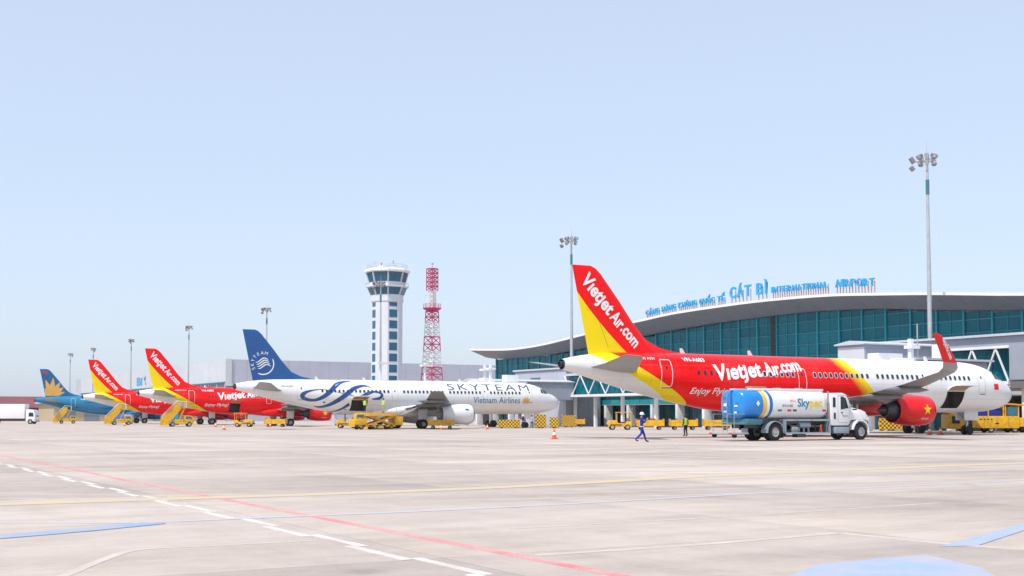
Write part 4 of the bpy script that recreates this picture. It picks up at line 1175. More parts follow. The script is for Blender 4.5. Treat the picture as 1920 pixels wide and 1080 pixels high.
    if scheme == 'white':
        R1 = [(33.41, 4.68), (34.43, 4.74), (35.27, 4.65), (36.11, 4.43), (36.61, 4.06), (36.36, 3.66), (35.27, 3.45), (34.26, 3.76), (33.24, 4.48), (32.39, 5.24), (31.44, 5.65), (30.15, 5.82)]
        W1 = [0.02, 0.08, 0.14, 0.3, 0.55, 0.4, 0.3, 0.45, 0.55, 0.5, 0.25, 0.03]
        R2 = [(35.02, 2.8), (34.26, 2.66), (33.24, 2.91), (32.05, 3.57), (31.01, 4.3), (30.15, 4.88), (29.28, 5.17), (28.58, 5.24), (27.87, 5.05)]
        W2 = [0.02, 0.2, 0.4, 0.55, 0.55, 0.45, 0.3, 0.2, 0.02]
        R3 = [(33.16, 2.04), (32.22, 2.17), (31.44, 2.51), (30.75, 3.0)]
        W3 = [0.02, 0.12, 0.3, 0.42]
        R3b = [(30.15, 3.95), (29.36, 3.95), (28.4, 4.3), (27.52, 4.52), (26.72, 4.36), (26.56, 4.06), (26.9, 3.73), (27.87, 3.62)]
        W3b = [0.02, 0.25, 0.4, 0.2, 0.25, 0.4, 0.35, 0.12]
        R4 = [(32.81, 4.53), (31.87, 4.34), (30.75, 4.13), (30.15, 3.95), (29.5, 3.9)]
        for P_, W_ in ((R1, W1), (R2, W2), (R3, W3), (R3b, W3b), (R4, [0.02, 0.06, 0.09, 0.09, 0.03])):
            vs_, fs_ = ribbon(P_, W_, 8)
            M().add([skin(a, b, 0.02) for a, b in vs_], fs_).build('ribbon_emblem', 'ribbon_blue', fus, fix=False)
        vs_, fs_ = flat_text('SKYTEAM', 11.9, 0.88, spacing=1.35)
        on_skin(vs_, fs_, lambda a, b: (17.35 - a, 4.86 + b * 0.9), 0.02, 0.12).build('fuselage_lettering', 'letter_slate', fus, fix=False)
        vs_, fs_ = flat_text('Vietnam Airlines', 6.9, 0.8, bold=0.004)
        on_skin(vs_, fs_, lambda a, b: (13.85 - a, 3.22 + b), 0.02, 0.12).build('airline_lettering', 'letter_blue', fus, fix=False)
        vs_, fs_ = join2d([petal2d(R(x), 0.8 if abs(x) < 50 else 0.62, 0.34, (0, 0)) for x in (-75, -45, -15, 15, 45, 75)])
        on_skin(vs_, fs_, lambda a, b: (6.05 - a, 3.28 + b), 0.02, 0.14).build('lotus_emblem', 'gold', fus, fix=False)
        vs_, fs_ = flat_text('VN-A327', 1.5, 0.2)
        on_skin(vs_, fs_, lambda a, b: (39.2 - a, 5.0 + b), 0.02, 0.1).build('registration', 'letter_slate', fus, fix=False)
        # fin roundel
        c0 = (41.05, 7.75)
        ring = []
        A0, A1, n = R(-60), R(205), 30
        pts = [(c0[0] - math.sin(a) * 1.28, c0[1] + math.cos(a) * 1.28) for a in [R(62) + (R(208) - R(62)) * i / 14 for i in range(15)]]
        vs_, fs_ = ribbon(pts, [0.03] + [0.13] * 13 + [0.02], 4)
        on_fin(vs_, fs_, lambda a, b: (a, b), 0.02).build('roundel_arc', 'letter_white', fin, fix=False)
        for i, ch in enumerate('SKYTEAM'):
            a = R(-118 + i * 22.5); rr_ = 1.25
            vs_, fs_ = text2d(ch); mw = max(q[0] for q in vs_) / 2
            def f_l(x, y): 
                x, y = (x - mw) * 0.56, (y - 0.3) * 0.56
                X2 = math.sin(a) * rr_ + x * math.cos(a) + y * math.sin(a); Y2 = math.cos(a) * rr_ - x * math.sin(a) + y * math.cos(a)
                return c0[0] - X2, c0[1] + Y2
            on_fin(vs_, fs_, f_l, 0.02).build('roundel_letter', 'letter_white', fin, fix=False)
        for i, dx in enumerate((-0.42, -0.14, 0.14, 0.42)):
            pts = [(c0[0] - (x + dx * 0.35), c0[1] + y - dx * 0.9) for x, y in ((-0.78, -0.22), (-0.5, -0.2), (-0.15, 0.05), (0.2, 0.28), (0.55, 0.22), (0.8, 0.05))]
            vs_, fs_ = ribbon(pts, [0.02, 0.1, 0.13, 0.13, 0.1, 0.02], 5)
            on_fin(vs_, fs_, lambda a, b: (a, b), 0.02).build('roundel_ribbon', 'letter_white', fin, fix=False)
    if scheme == 'blue':
        base = (41.05, 5.95)
        for ang, ln, wd in ((-66, 2.3, 0.95), (-42, 2.7, 0.95), (-20, 4.6, 1.05), (4, 4.9, 1.05), (30, 4.3, 1.1), (52, 3.9, 1.05), (72, 3.6, 0.85)):
            vs_, fs_ = petal2d(R(ang), ln * 0.82, wd)
            on_fin(vs_, fs_, lambda a, b: (max(fin_le(base[1] + max(b, 0)) + 0.05, min(fin_te(base[1] + max(b, 0)) - 0.05, base[0] - a)), base[1] + max(b, 0)), 0.02).build('lotus_petal', 'gold', fin, fix=False)
        vs_ = [(-0.35, -0.24), (0.35, -0.24), (0.35, 0.24), (-0.35, 0.24)]
        on_fin(vs_, [(0, 1, 2, 3)], lambda a, b: (42.4 - a, 11.0 + b), 0.02).build('flag', 'red', fin, fix=False)
        vs_, fs_ = flat_text('VN-A613', 2.0, 0.3)
        on_skin(vs_, fs_, lambda a, b: (35.2 - a, 5.1 + b), 0.02, 0.12).build('registration', 'letter_white', fus, fix=False)
    return root

airliner(71.0, 'nearest red, yellow and white airliner with open cargo hatch, behind the fuel truck', 'vj', cargo=(7.55, 9.55))
airliner(143.1, 'white airliner with dark blue tail fin and blue ribbon swirl on its side', 'white', cargo=(28.4, 30.5), winglet=False, nac='white', long_duct=True)
airliner(190.7, 'middle red and yellow airliner partly behind the white airliner', 'vj', cargo=(29.3, 31.0))
airliner(233.2, 'farthest red and yellow airliner, next to the blue lotus tail', 'vj', winglet=False)
airliner(284.9, 'farthest airliner, teal blue with golden lotus on its tail fin', 'blue', winglet=False, nac='blue', long_duct=True)

# ------------------------------------------------------------------ wheels
def wheel(par, x, y, r, w_, name='wheel', hub='hub_grey', z=None):
    z = r if z is None else z
    t = M().lathe([(-w_ / 2, r * 0.55), (-w_ / 2, r * 0.82), (-w_ * 0.36, r), (w_ * 0.36, r), (w_ / 2, r * 0.82), (w_ / 2, r * 0.55)], 'y', (x, y, z), 24, cap=False).build(name, 'black_rubber', par, smooth=True, ang=40)
    M().lathe([(-w_ * 0.42, 0.02), (-w_ * 0.42, r * 0.25), (-w_ * 0.3, r * 0.3), (-w_ * 0.44, r * 0.56), (w_ * 0.44, r * 0.56), (w_ * 0.3, r * 0.3), (w_ * 0.42, r * 0.25), (w_ * 0.42, 0.02)], 'y', (x, y, z), 18).build('hub', hub, t, smooth=True, ang=40)
    return t

# ------------------------------------------------------------------ fuel truck
ft = thing('fuel_truck', 'white fuel tanker truck with blue rear and yellow stripe beside the nearest airliner', 'truck', (50.0, 60.25, 0))
def oval(x, hw, z0, z1, n=36, p_=0.72, dy=0.0):
    zc, rz = (z0 + z1) / 2, (z1 - z0) / 2; r = []
    for i in range(n):
        a = 2 * PI * i / n; ca, sa = math.cos(a), math.sin(a)
        r.append((x, dy + hw * math.copysign(abs(ca) ** p_, ca), zc + rz * math.copysign(abs(sa) ** p_, sa)))
    return r
tank = M().loft([oval(-0.12, 0.85, 1.6, 2.95, p_=0.6), oval(-0.02, 1.06, 1.42, 3.1, p_=0.62), oval(0.2, 1.17, 1.34, 3.18, p_=0.66), oval(0.8, 1.2, 1.32, 3.2), oval(1.6, 1.21, 1.31, 3.21), oval(3, 1.21, 1.31, 3.21), oval(4.5, 1.21, 1.31, 3.21), oval(6.4, 1.21, 1.31, 3.21), oval(6.75, 1.15, 1.36, 3.16), oval(6.9, 0.9, 1.55, 2.98)])
tk = tank.build('tank', 'tank_livery', ft, smooth=True, ang=60)
M().prism([(-0.075, 1.45), (0.075, 1.45), (0.075, 3.1), (-0.075, 3.1)], -0.15, 0.35, 'x').build('rear_seam_strip', 'deep_blue', ft, loc=(0, -0.05, 0))
for zz in (1.85, 2.35):
    M().lathe([(-0.02, 0.10), (0.0, 0.10)], 'x', (-0.13, -0.62, zz), 12).build('rear_valve_cap', 'tank_blue', tk)
M().box(0.5, 6.7, -0.86, -0.8, 3.1, 3.24).box(0.5, 6.7, 0.8, 0.86, 3.1, 3.24).build('roof_rail', 'white_paint', ft, bevel=0.02)
for x in (1.9, 3.6, 5.4):
    M().lathe([(3.18, 0.28), (3.28, 0.28), (3.31, 0.22), (3.31, 0.02)], 'z', (x, 0, 0), 18).build('manhole', 'steel', ft)
M().box(1.1, 2.3, -0.55, 0.1, 3.2, 3.36).build('hose_cover', 'liner_tan', ft, bevel=0.05)
# lettering on the right side
def side_text(txt, x0, z0, wd, h, mat, bold=0.02, name='tank_lettering', par=tk):
    vs_, fs_ = flat_text(txt, wd, h, bold=bold); vs_, fs_ = slice_flat(vs_, fs_, 0.1)
    P = []
    for a, b in vs_:
        z_ = z0 + b; q = abs((z_ - 2.26) / 0.95); sa = min(0.999, q ** (1 / 0.72)); ca = math.sqrt(1 - sa * sa)
        P.append((x0 + a, -(1.21 * ca ** 0.72 + 0.015), z_))
    M().add(P, fs_).build(name, mat, par, fix=False)
side_text('Sky', 4.2, 2.12, 1.0, 0.52, 'letter_blue', 0.02)
side_text('pec', 5.22, 2.12, 1.05, 0.36, 'yellow', 0.025)
side_text('SP10-15-003', 2.95, 2.10, 0.85, 0.15, 'letter_slate', 0.01, 'fleet_number')
side_text('JET A-1', 3.6, 2.42, 0.45, 0.12, 'red', 0.01, 'fuel_grade')
for x, m_ in ((2.62, 'letter_blue'), (3.4, 'red'), (3.85, 'letter_slate'), (6.3, 'red')):
    vs_ = [(x, -1.238, 1.82), (x + 0.3, -1.238, 1.82), (x + 0.3, -1.238, 1.94), (x, -1.238, 1.94)]
    P = []
    for X_, Y_, Z_ in vs_:
        q = abs((Z_ - 2.26) / 0.95); sa = min(0.999, q ** (1 / 0.72)); P.append((X_, -(1.21 * math.sqrt(1 - sa * sa) ** 0.72 + 0.015), Z_))
    M().add(P, [(0, 1, 2, 3)]).build('placard', m_, tk, fix=False)
dz_ = [(0.85, 2.3), (1.0, 2.48), (1.15, 2.3), (1.0, 2.12)]
P = []
for X_, Z_ in dz_:
    q = abs((Z_ - 2.26) / 0.95); sa = min(0.999, q ** (1 / 0.72)); P.append((X_, -(1.2 * math.sqrt(1 - sa * sa) ** 0.72 + 0.03), Z_))
M().add(P, [(0, 1, 2, 3)]).build('hazard_diamond', 'letter_white', tk, fix=False)
for y_, z_, w_, h_ in ((0.55, 2.25, 0.36, 0.2), (0.5, 1.8, 0.3, 0.1), (-0.5, 2.15, 0.3, 0.09), (-0.45, 1.75, 0.24, 0.1)):
    M().box(-0.15, -0.13, y_ - w_ / 2, y_ + w_ / 2, z_ - h_ / 2, z_ + h_ / 2).build('rear_placard', 'letter_white', tk)
# chassis, fenders
M().box(0.3, 7.2, -0.45, -0.3, 0.78, 1.05).box(0.3, 7.2, 0.3, 0.45, 0.78, 1.05).box(0.3, 0.5, -0.45, 0.45, 0.78, 1.05).build('chassis_frame', 'dark_metal', ft)
M().box(0.25, 6.9, -0.8, 0.8, 1.06, 1.42).build('tank_cradle', 'dark_metal', ft)  # coloured dark to deepen the shade in the pump bay below
M().prism([(0.15, 1.0), (1.25, 1.0), (1.4, 1.32), (0.15, 1.36)], -1.22, 1.22, 'y').build('rear_skirt', 'teal_steel', ft, bevel=0.03)
for sg in (-1, 1):
    pr = []
    for i in range(11):
        a = R(-5 + 19 * i); pr.append((2.4 + 0.68 * math.cos(a), 0.55 + 0.68 * math.sin(a)))
    pr2 = [(2.4 + (x - 2.4) * 0.93, 0.55 + (z - 0.55) * 0.93) for x, z in pr][::-1]
    M().prism(pr + pr2, sg * 0.62, sg * 1.24, 'y').build('rear_mudguard', 'frame_silver', ft)
for y in (-1.05, -0.72, 0.72, 1.05): wheel(ft, 2.4, y, 0.54, 0.29)
M().tube((2.4, -0.9, 0.54), (2.4, 0.9, 0.54), 0.1, 10).build('rear_axle', 'dark_metal', ft)
M().tube((9.68, -0.9, 0.53), (9.68, 0.9, 0.53), 0.08, 10).build('front_axle', 'dark_metal', ft)
for y in (-1.02, 1.02): wheel(ft, 9.68, y, 0.53, 0.3)
# rear ladder, railings and hose platform
lq = M()
for y in (0.25, 0.65): lq.tube((-0.22, y, 0.52), (-0.22, y, 2.9), 0.025, 6)
for i in range(7): lq.tube((-0.22, 0.25, 0.8 + i * 0.33), (-0.22, 0.65, 0.8 + i * 0.33), 0.02, 6)
lq.build('rear_ladder', 'steel', ft)
for y in (-1.05, -0.4, 0.95):
    M().tube((-0.75, y, 0.5), (-0.75, y, 1.65), 0.025, 6).tube((-0.75, y, 1.65), (0.1, y, 1.65), 0.025, 6).tube((-0.75, y, 1.1), (0.1, y, 1.1), 0.02, 6).build('rear_handrail', 'steel', ft)
M().box(-0.95, 0.3, -1.15, 1.15, 0.42, 0.52).build('rear_platform', 'hub_grey', ft, bevel=0.015)
for y in (-1.0, 0.9): M().lathe([(-0.06, 0.02), (-0.06, 0.16), (0.06, 0.16), (0.06, 0.02)], 'y', (-0.7, y, 0.36), 12).build('bumper_roller', 'black_rubber', ft)
# pump bay
M().box(3.15, 3.25, -1.22, 1.22, 0.42, 1.34).box(6.85, 6.95, -1.22, 1.22, 0.42, 1.34).box(3.25, 6.85, -1.22, -1.14, 0.42, 0.52).box(3.25, 6.85, -1.22, -1.14, 1.22, 1.34).box(3.25, 6.85, 1.14, 1.22, 0.42, 0.52).box(3.25, 6.85, 1.14, 1.22, 1.22, 1.34).build('bay_frame', 'frame_silver', ft)
M().box(3.25, 6.85, -1.13, 1.13, 0.42, 0.47).build('bay_floor', 'dark_metal', ft)
M().box(3.25, 6.85, 0.1, 0.2, 0.48, 1.05).build('bay_shade_panel', 'dark', ft)  # dark panel added behind the pumps to keep the bay in shade
M().lathe([(-0.45, 0.02), (-0.45, 0.19), (0.45, 0.19), (0.45, 0.02)], 'x', (5.1, -0.75, 0.95), 16).build('filter_vessel', 'frame_silver', ft, smooth=True)
for x in (4.7, 5.1, 5.5): M().tube((x, -0.75, 0.47), (x, -0.75, 0.8), 0.07, 8).build('pipe', 'galv', ft)
M().tube((3.4, -0.6, 0.9), (6.7, -0.6, 0.9), 0.05, 8).build('manifold_pipe', 'galv', ft)
M().box(3.95, 4.45, -1.0, -0.6, 0.47, 0.85).build('valve_cabinet', 'hub_grey', ft, bevel=0.03)
M().lathe([(-0.18, 0.05), (-0.18, 0.3), (0.18, 0.3), (0.18, 0.05)], 'y', (3.65, -0.7, 0.82), 18).build('hose_reel', 'dark_metal', ft)
M().box(4.2, 4.9, -1.16, -0.7, 0.2, 0.42).build('drip_tray', 'dark_metal', ft)
tag(M().lathe([(0.0, 0.16), (0.03, 0.16), (0.03, 0.1), (0.53, 0.03)], 'z', n=14).build('stowed_cone', 'cone_orange', None, loc=(56.35, 59.27, 0.472)), 'orange cone stowed in the pump bay of the fuel truck', 'cone')
# cab
cab = M().prism([(7.15, 0.92), (8.62, 0.92), (8.85, 1.25), (8.92, 2.12), (8.45, 2.92), (8.15, 3.02), (7.2, 3.0), (7.12, 2.8)], -1.1, 1.1, 'y').build('cab', 'white_paint', ft, bevel=0.07)
M().prism([(8.9, 1.0), (9.02, 1.0), (9.02, 1.25), (9.25, 1.25), (10.15, 1.25), (10.35, 1.0), (10.62, 0.95), (10.66, 1.55), (10.5, 1.82), (10.1, 1.95), (8.9, 2.16)], -0.72, 0.72, 'y').build('bonnet', 'white_paint', ft, bevel=0.07)
for sg in (-1, 1):
    pr = []
    for i in range(12):
        a = R(-20 + 17.5 * i); pr.append((9.68 + 0.74 * math.cos(a), 0.56 + 0.74 * math.sin(a)))
    pr2 = [(9.68 + (x - 9.68) * 0.86, 0.56 + (z - 0.56) * 0.86) for x, z in pr][::-1]
    M().prism(pr + pr2, sg * 0.70, sg * 1.16, 'y').build('front_fender', 'white_paint', ft, bevel=0.03)
    M().prism([(8.9, 1.25), (9.3, 1.3), (10.3, 1.28), (10.55, 1.2), (10.45, 1.6), (10.0, 1.72), (8.9, 1.85)], sg * 0.70, sg * 0.95, 'y').build('bonnet_flank', 'white_paint', ft, bevel=0.05)
    M().box(10.45, 10.6, sg * 0.86 - 0.14, sg * 0.86 + 0.14, 1.2, 1.42).build('headlight', 'lens', ft, bevel=0.02)
    M().prism([(7.95, 1.95), (8.62, 2.05), (8.38, 2.68), (8.1, 2.78), (7.95, 2.78)], sg * 1.101, sg * 1.115, 'y').build('door_window', 'wind_glass', cab)
    M().prism([(7.28, 2.1), (7.5, 2.1), (7.5, 2.72), (7.28, 2.72)], sg * 1.101, sg * 1.115, 'y').build('quarter_window', 'wind_glass', cab)
    dvs, dfs = outline(1.0, 1.75, 0.1, 0.025)
    M().add([(8.2 + a, sg * 1.108, 1.98 + b) for a, b in dvs], dfs).build('door_seam', 'hub_grey', cab, fix=False)
    M().box(7.98, 8.12, sg * 1.10, sg * 1.135, 1.72, 1.78).build('door_handle', 'dark', cab)
    M().box(7.35, 7.5, sg * 1.101, sg * 1.12, 1.35, 1.75).build('side_vent', 'dark', cab)
    M().tube((8.7, sg * 1.12, 2.1), (8.85, sg * 1.4, 2.2), 0.02, 6).box(8.8, 8.9, sg * 1.42 - 0.1, sg * 1.42 + 0.1, 2.05, 2.55).build('mirror', 'dark', ft)
    M().box(7.35, 8.7, sg * 0.85 - 0.25, sg * 0.85 + 0.25, 0.42, 0.85).build('step_tank', 'frame_silver', ft, bevel=0.08)
M().prism([(8.94, 2.2), (8.95, 2.22), (8.52, 2.87), (8.49, 2.86)], -0.98, 0.98, 'y').build('windscreen', 'wind_glass', cab)
M().box(10.62, 10.75, -1.12, 1.12, 0.55, 0.92).build('front_bumper', 'frame_silver', ft, bevel=0.04)
M().box(10.6, 10.68, -0.5, 0.5, 0.98, 1.5).build('grille', 'dark', ft)
M().box(9.35, 9.75, -0.72, -0.70, 1.92, 2.0).build('bonnet_vent', 'dark', ft)
M().tube((7.05, -0.9, 1.2), (7.05, -0.9, 3.1), 0.06, 10).build('exhaust_stack', 'steel', ft)
vs_, fs_ = flat_text('Skypec', 0.5, 0.12)
M().add([(8.1 + a, -1.118, 1.5 + b) for a, b in vs_], fs_).build('door_lettering', 'letter_blue', cab, fix=False)
M().box(6.98, 7.15, -1.0, 1.0, 1.0, 2.4).build('cab_guard', 'hub_grey', ft)
M().box(7.0, 10.5, -0.45, -0.3, 0.7, 0.95).box(7.0, 10.5, 0.3, 0.45, 0.7, 0.95).build('front_chassis', 'dark_metal', ft)

for i in range(3):
    M().lathe([(-0.03, 0.14 + 0.03 * i), (0.03, 0.14 + 0.03 * i), (0.03, 0.17 + 0.03 * i), (-0.03, 0.17 + 0.03 * i)], 'y', (3.65, -0.95 + 0.08 * i, 0.82), 18).build('hose_coil', 'black_rubber', ft, smooth=True)
for x in (2.7, 4.0, 5.3, 6.6): M().box(x, x + 0.12, -1.235, -1.222, 1.25, 1.31).build('side_marker', 'cone_orange', ft)
for y in (-0.88, 0.88): M().box(3.02, 3.06, y - 0.28, y + 0.28, 0.18, 0.75).build('mud_flap', 'black_rubber', ft)
for y in (-0.95, 0.95): M().box(-0.97, -0.952, y - 0.14, y + 0.14, 0.43, 0.51).build('tail_light', 'red', ft)
M().tube((5.9, -0.95, 0.5), (5.9, -0.95, 1.2), 0.045, 8).tube((5.9, -0.95, 1.1), (6.7, -0.95, 1.1), 0.045, 8).build('fuel_hose', 'black_rubber', ft)
# ------------------------------------------------------------------ traffic cones
def cone_proto():
    t = thing('traffic_cone', 'x', 'cone')
    M().box(-0.22, 0.22, -0.22, 0.22, 0, 0.05).build('base', 'cone_orange', t, bevel=0.015)
    M().lathe([(0.05, 0.17), (0.28, 0.115)], 'z', n=18).build('body', 'cone_orange', t, smooth=True)
    M().lathe([(0.281, 0.117), (0.44, 0.082)], 'z', n=18).build('reflective_band', 'letter_white', t, smooth=True)
    M().lathe([(0.441, 0.08), (0.66, 0.035), (0.67, 0.02)], 'z', n=18).build('tip', 'cone_orange', t, smooth=True)
    return t
cp = cone_proto()
for i, (u, v, lab) in enumerate([(43.95, 71.35, 'orange and white traffic cone standing alone on the apron under the nearest tail'),
        (81.46, 73.0, 'left traffic cone of the pair below the star engine'),
        (83.2, 73.4, 'right traffic cone of the pair below the star engine'),
        (41.5, 137.8, 'traffic cone left of the small yellow tug'),
        (44.5, 200.5, 'traffic cone between the two far yellow stair trucks'),
        (64.0, 128.5, 'traffic cone in front of the white airliner engine'),
        (69.5, 127.6, 'traffic cone right of the white airliner engine'),
        (58.5, 172.0, 'traffic cone left of the scissor loader, under the red engine'),
        (52.5, 178.5, 'traffic cone by the red airliner wheels')]):
    o = cp if i == 0 else copy_tree(cp)
    o.location = (u, v, 0); o.rotation_euler = (0, 0, i * 0.7); o['label'] = lab; o['group'] = 'traffic cones on the apron'

# ------------------------------------------------------------------ people
def skin_body(name, verts, edges, mats, parent, root_i=0):
    """verts: (x,y,z,r); edges: (i,j,material index)"""
    me = bpy.data.meshes.new('b'); me.from_pydata([q[:3] for q in verts], [e[:2] for e in edges], [])
    o = bpy.data.objects.new('b', me); C.objects.link(o)
    md = o.modifiers.new('s', 'SKIN'); md.use_smooth_shade = True
    for i, q in enumerate(verts):
        sv = me.skin_vertices[0].data[i]; r = q[3]; sv.radius = (r, r) if not isinstance(r, tuple) else r; sv.use_root = (i == root_i)
    sd = o.modifiers.new('d', 'SUBSURF'); sd.levels = 1; sd.render_levels = 1
    bpy.context.view_layer.update()
    r = bpy.data.meshes.new_from_object(o.evaluated_get(bpy.context.evaluated_depsgraph_get()))
    bpy.data.objects.remove(o); bpy.data.meshes.remove(me)
    r.name = name; r.materials.clear()
    for m_ in mats: r.materials.append(MT[m_])
    V = [Vector(q[:3]) for q in verts]
    for p in r.polygons:
        c0 = p.center; best = (1e9, 0)
        for i, j, k in edges:
            a, b = V[i], V[j]; ab = b - a; t = max(0, min(1, (c0 - a).dot(ab) / max(ab.length_squared, 1e-9)))
            d = (c0 - (a + ab * t)).length
            if d < best[0]: best = (d, k)
        p.material_index = best[1]; p.use_smooth = True
    return link(name, r, parent)

def person(label, loc, rz, h=1.75, pose='stand', top='overall_blue', legs='overall_blue', vest=False, helmet=None, group=None):
    t = thing('person', label, 'person', loc, rz)
    k = h / 1.75
    # pose: foot offsets in x (forward), hand targets
    if pose == 'walk':
        fl, fr = (0.30, 0.10, 0.09), (-0.36, -0.10, 0.13); kl, kr = (0.17, 0.10, 0.50), (-0.02, -0.10, 0.50)
        el, hl = (0.10, 0.27, 1.15), (0.30, 0.16, 1.30); er, hr = (0.12, -0.26, 1.14), (0.30, -0.10, 1.36)
    elif pose == 'reach':
        fl, fr = (0.05, 0.13, 0.09), (-0.05, -0.13, 0.09); kl, kr = (0.05, 0.12, 0.5), (0.0, -0.12, 0.5)
        el, hl = (0.25, 0.25, 1.25), (0.45, 0.2, 1.35); er, hr = (0.2, -0.26, 1.2), (0.42, -0.22, 1.25)
    else:
        fl, fr = (0.03, 0.12, 0.09), (-0.02, -0.12, 0.09); kl, kr = (0.04, 0.11, 0.5), (0.02, -0.11, 0.5)
        el, hl = (-0.02, 0.29, 1.10), (0.08, 0.30, 0.84); er, hr = (-0.02, -0.29, 1.10), (0.08, -0.30, 0.84)
    V = [(0, 0, 0.95, (0.155, 0.115)), (0.01, 0, 1.15, (0.15, 0.105)), (0.01, 0, 1.35, (0.175, 0.115)), (0.01, 0, 1.46, (0.11, 0.09)), (0.02, 0, 1.53, 0.055), (0.035, 0, 1.60, (0.078, 0.092)), (0.04, 0, 1.68, (0.085, 0.10)), (0.03, 0, 1.735, (0.06, 0.07))]
    E_ = [(0, 1, 0), (1, 2, 0), (2, 3, 0), (3, 4, 2), (4, 5, 2), (5, 6, 2), (6, 7, 2)]
    for sg, f, kn, el_, hd in ((1, fl, kl, el, hl), (-1, fr, kr, er, hr)):
        b = len(V)
        V += [(0, sg * 0.095, 0.88, 0.10), (kn[0], kn[1], kn[2], 0.072), (f[0] - 0.03, f[1], f[2] + 0.03, 0.055), (f[0] + 0.04, f[1], f[2] - 0.03, 0.05), (f[0] + 0.17, f[1], f[2] - 0.045, 0.038)]
        E_ += [(0, b, 1), (b, b + 1, 1), (b + 1, b + 2, 1), (b + 2, b + 3, 3), (b + 3, b + 4, 3)]
        b = len(V)
        V += [(0.0, sg * 0.20, 1.40, 0.068), (el_[0], el_[1], el_[2], 0.052), (hd[0], hd[1], hd[2], 0.036)]
        E_ += [(2, b, 0), (b, b + 1, 0), (b + 1, b + 2, 0)]
    V = [(a * k, b * k, c0 * k, (tuple(x * k for x in r) if isinstance(r, tuple) else r * k)) for a, b, c0, r in V]
    body = skin_body('body', V, E_, [top, legs, 'skin', 'boots'], t)
    for el_, hd in ((el, hl), (er, hr)):
        c0 = Vector(hd) * k; d = (Vector(hd) - Vector(el_)).normalized(); a = d.cross(Vector((0, 0, 1)) if abs(d.z) < 0.8 else Vector((1, 0, 0))).normalized(); n_ = a.cross(d)
        q = M().bar(c0 - d * 0.01, c0 + d * 0.09, 0.075, 0.03, n_)
        for i, L_ in enumerate((0.07, 0.085, 0.08, 0.06)):
            p0 = c0 + d * 0.085 + a * (i - 1.5) * 0.02; p1 = p0 + d * L_ * 0.55 - n_ * 0.008; p2 = p1 + d * L_ * 0.4 - n_ * 0.025
            q.tube(p0, p1, 0.009, 6).tube(p1, p2, 0.008, 6)
        p0 = c0 + d * 0.03 + a * 0.035; q.tube(p0, p0 + d * 0.04 + a * 0.03, 0.011, 6).tube(p0 + d * 0.04 + a * 0.03, p0 + d * 0.075 + a * 0.03 - n_ * 0.015, 0.009, 6)
        q.build('hand', 'skin', t, smooth=True)
    fq = M().tube((0.125 * k, 0, 1.62 * k), (0.15 * k, 0, 1.595 * k), 0.012, 6, 0.016)
    for sg in (-1, 1): fq.lathe([(-0.015, 0.004), (0, 0.028), (0.015, 0.02)], 'y', (0.03 * k, sg * 0.088 * k, 1.61 * k), 8)
    fq.build('nose_and_ears', 'skin', t)
    eq = M()
    for sg in (-1, 1): eq.lathe([(-0.008, 0.002), (0, 0.012), (0.008, 0.002)], 'x', (0.125 * k, sg * 0.032 * k, 1.637 * k), 8)
    eq.box(0.118 * k, 0.128 * k, -0.025, 0.025, 1.563 * k, 1.57 * k)
    eq.build('eyes_and_mouth', 'dark', t)
    if helmet:
        M().lathe([(1.645, 0.128), (1.66, 0.124), (1.70, 0.122), (1.75, 0.105), (1.785, 0.07), (1.80, 0.02)], 'z', (0.03 * k, 0, 0), 20).box(0.1, 0.2, -0.09, 0.09, 1.648, 1.662).build('helmet', helmet, t, smooth=True, loc=(0, 0, (k - 1) * 1.7))
    else:
        M().lathe([(1.62, 0.105), (1.68, 0.118), (1.73, 0.105), (1.77, 0.06), (1.785, 0.01)], 'z', (0.018 * k, 0, 0), 18).build('hair', 'dark', t, smooth=True, loc=(-0.012, 0, (k - 1) * 1.7))
    if vest:
        def vr(z, hw, hd): return [((0.01 + hd * math.cos(2 * PI * i / 24)) * k, hw * math.sin(2 * PI * i / 24) * k, z * k) for i in range(24)]
        M().loft([vr(0.93, 0.205, 0.165), vr(1.1, 0.195, 0.155), vr(1.3, 0.22, 0.165), vr(1.41, 0.205, 0.15), vr(1.47, 0.12, 0.115)], cap=False).build('vest', 'hi_vis', t, smooth=True)
        M().loft([vr(1.10, 0.203, 0.163), vr(1.15, 0.205, 0.164)], cap=False).build('vest_band', 'silver_band', t, smooth=True)
    else:
        def vr(z, hw, hd): return [((0.005 + hd * math.cos(2 * PI * i / 24)) * k, hw * math.sin(2 * PI * i / 24) * k, z * k) for i in range(24)]
        M().loft([vr(0.90, 0.185, 0.145), vr(0.96, 0.185, 0.145)], cap=False).build('belt', 'silver_band', t, smooth=True)
    return t
person('worker in dark blue overalls and white helmet walking across the apron', (43.1, 60.2, 0), R(-25), 1.72, 'walk', helmet='letter_white')
person('worker in yellow green vest and dark trousers standing left of the fuel truck', (58.2, 75.6, 0), R(100), 1.62, 'stand', 'navy_cloth', 'navy_cloth', vest=True)
person('worker in yellow green vest facing the open hold from the loader platform', (59.0, 139.0, 1.97), R(80), 1.68, 'reach', 'navy_cloth', 'navy_cloth', vest=True)
person('worker in yellow green vest on the right end of the loader platform', (61.1, 138.3, 1.97), R(200), 1.72, 'stand', 'hub_grey', 'hub_grey', vest=True)
person('worker in dark clothes beside the two cones under the star engine', (82.6, 75.4, 0), R(200), 1.7, 'stand', 'navy_cloth', 'navy_cloth')
person('worker in dark clothes between the checkered guards under the white nose', (79.9, 137.2, 0), R(200), 1.7, 'reach', 'navy_cloth', 'navy_cloth', helmet='letter_white')
person('worker in grey shirt near the nose wheel of the white airliner', (81.0, 136.9, 0), R(240), 1.68, 'stand', 'hub_grey', 'navy_cloth')
person('worker in dark clothes behind the small tug near the red airliner', (62.4, 178.2, 0), R(240), 1.7, 'stand', 'navy_cloth', 'navy_cloth')

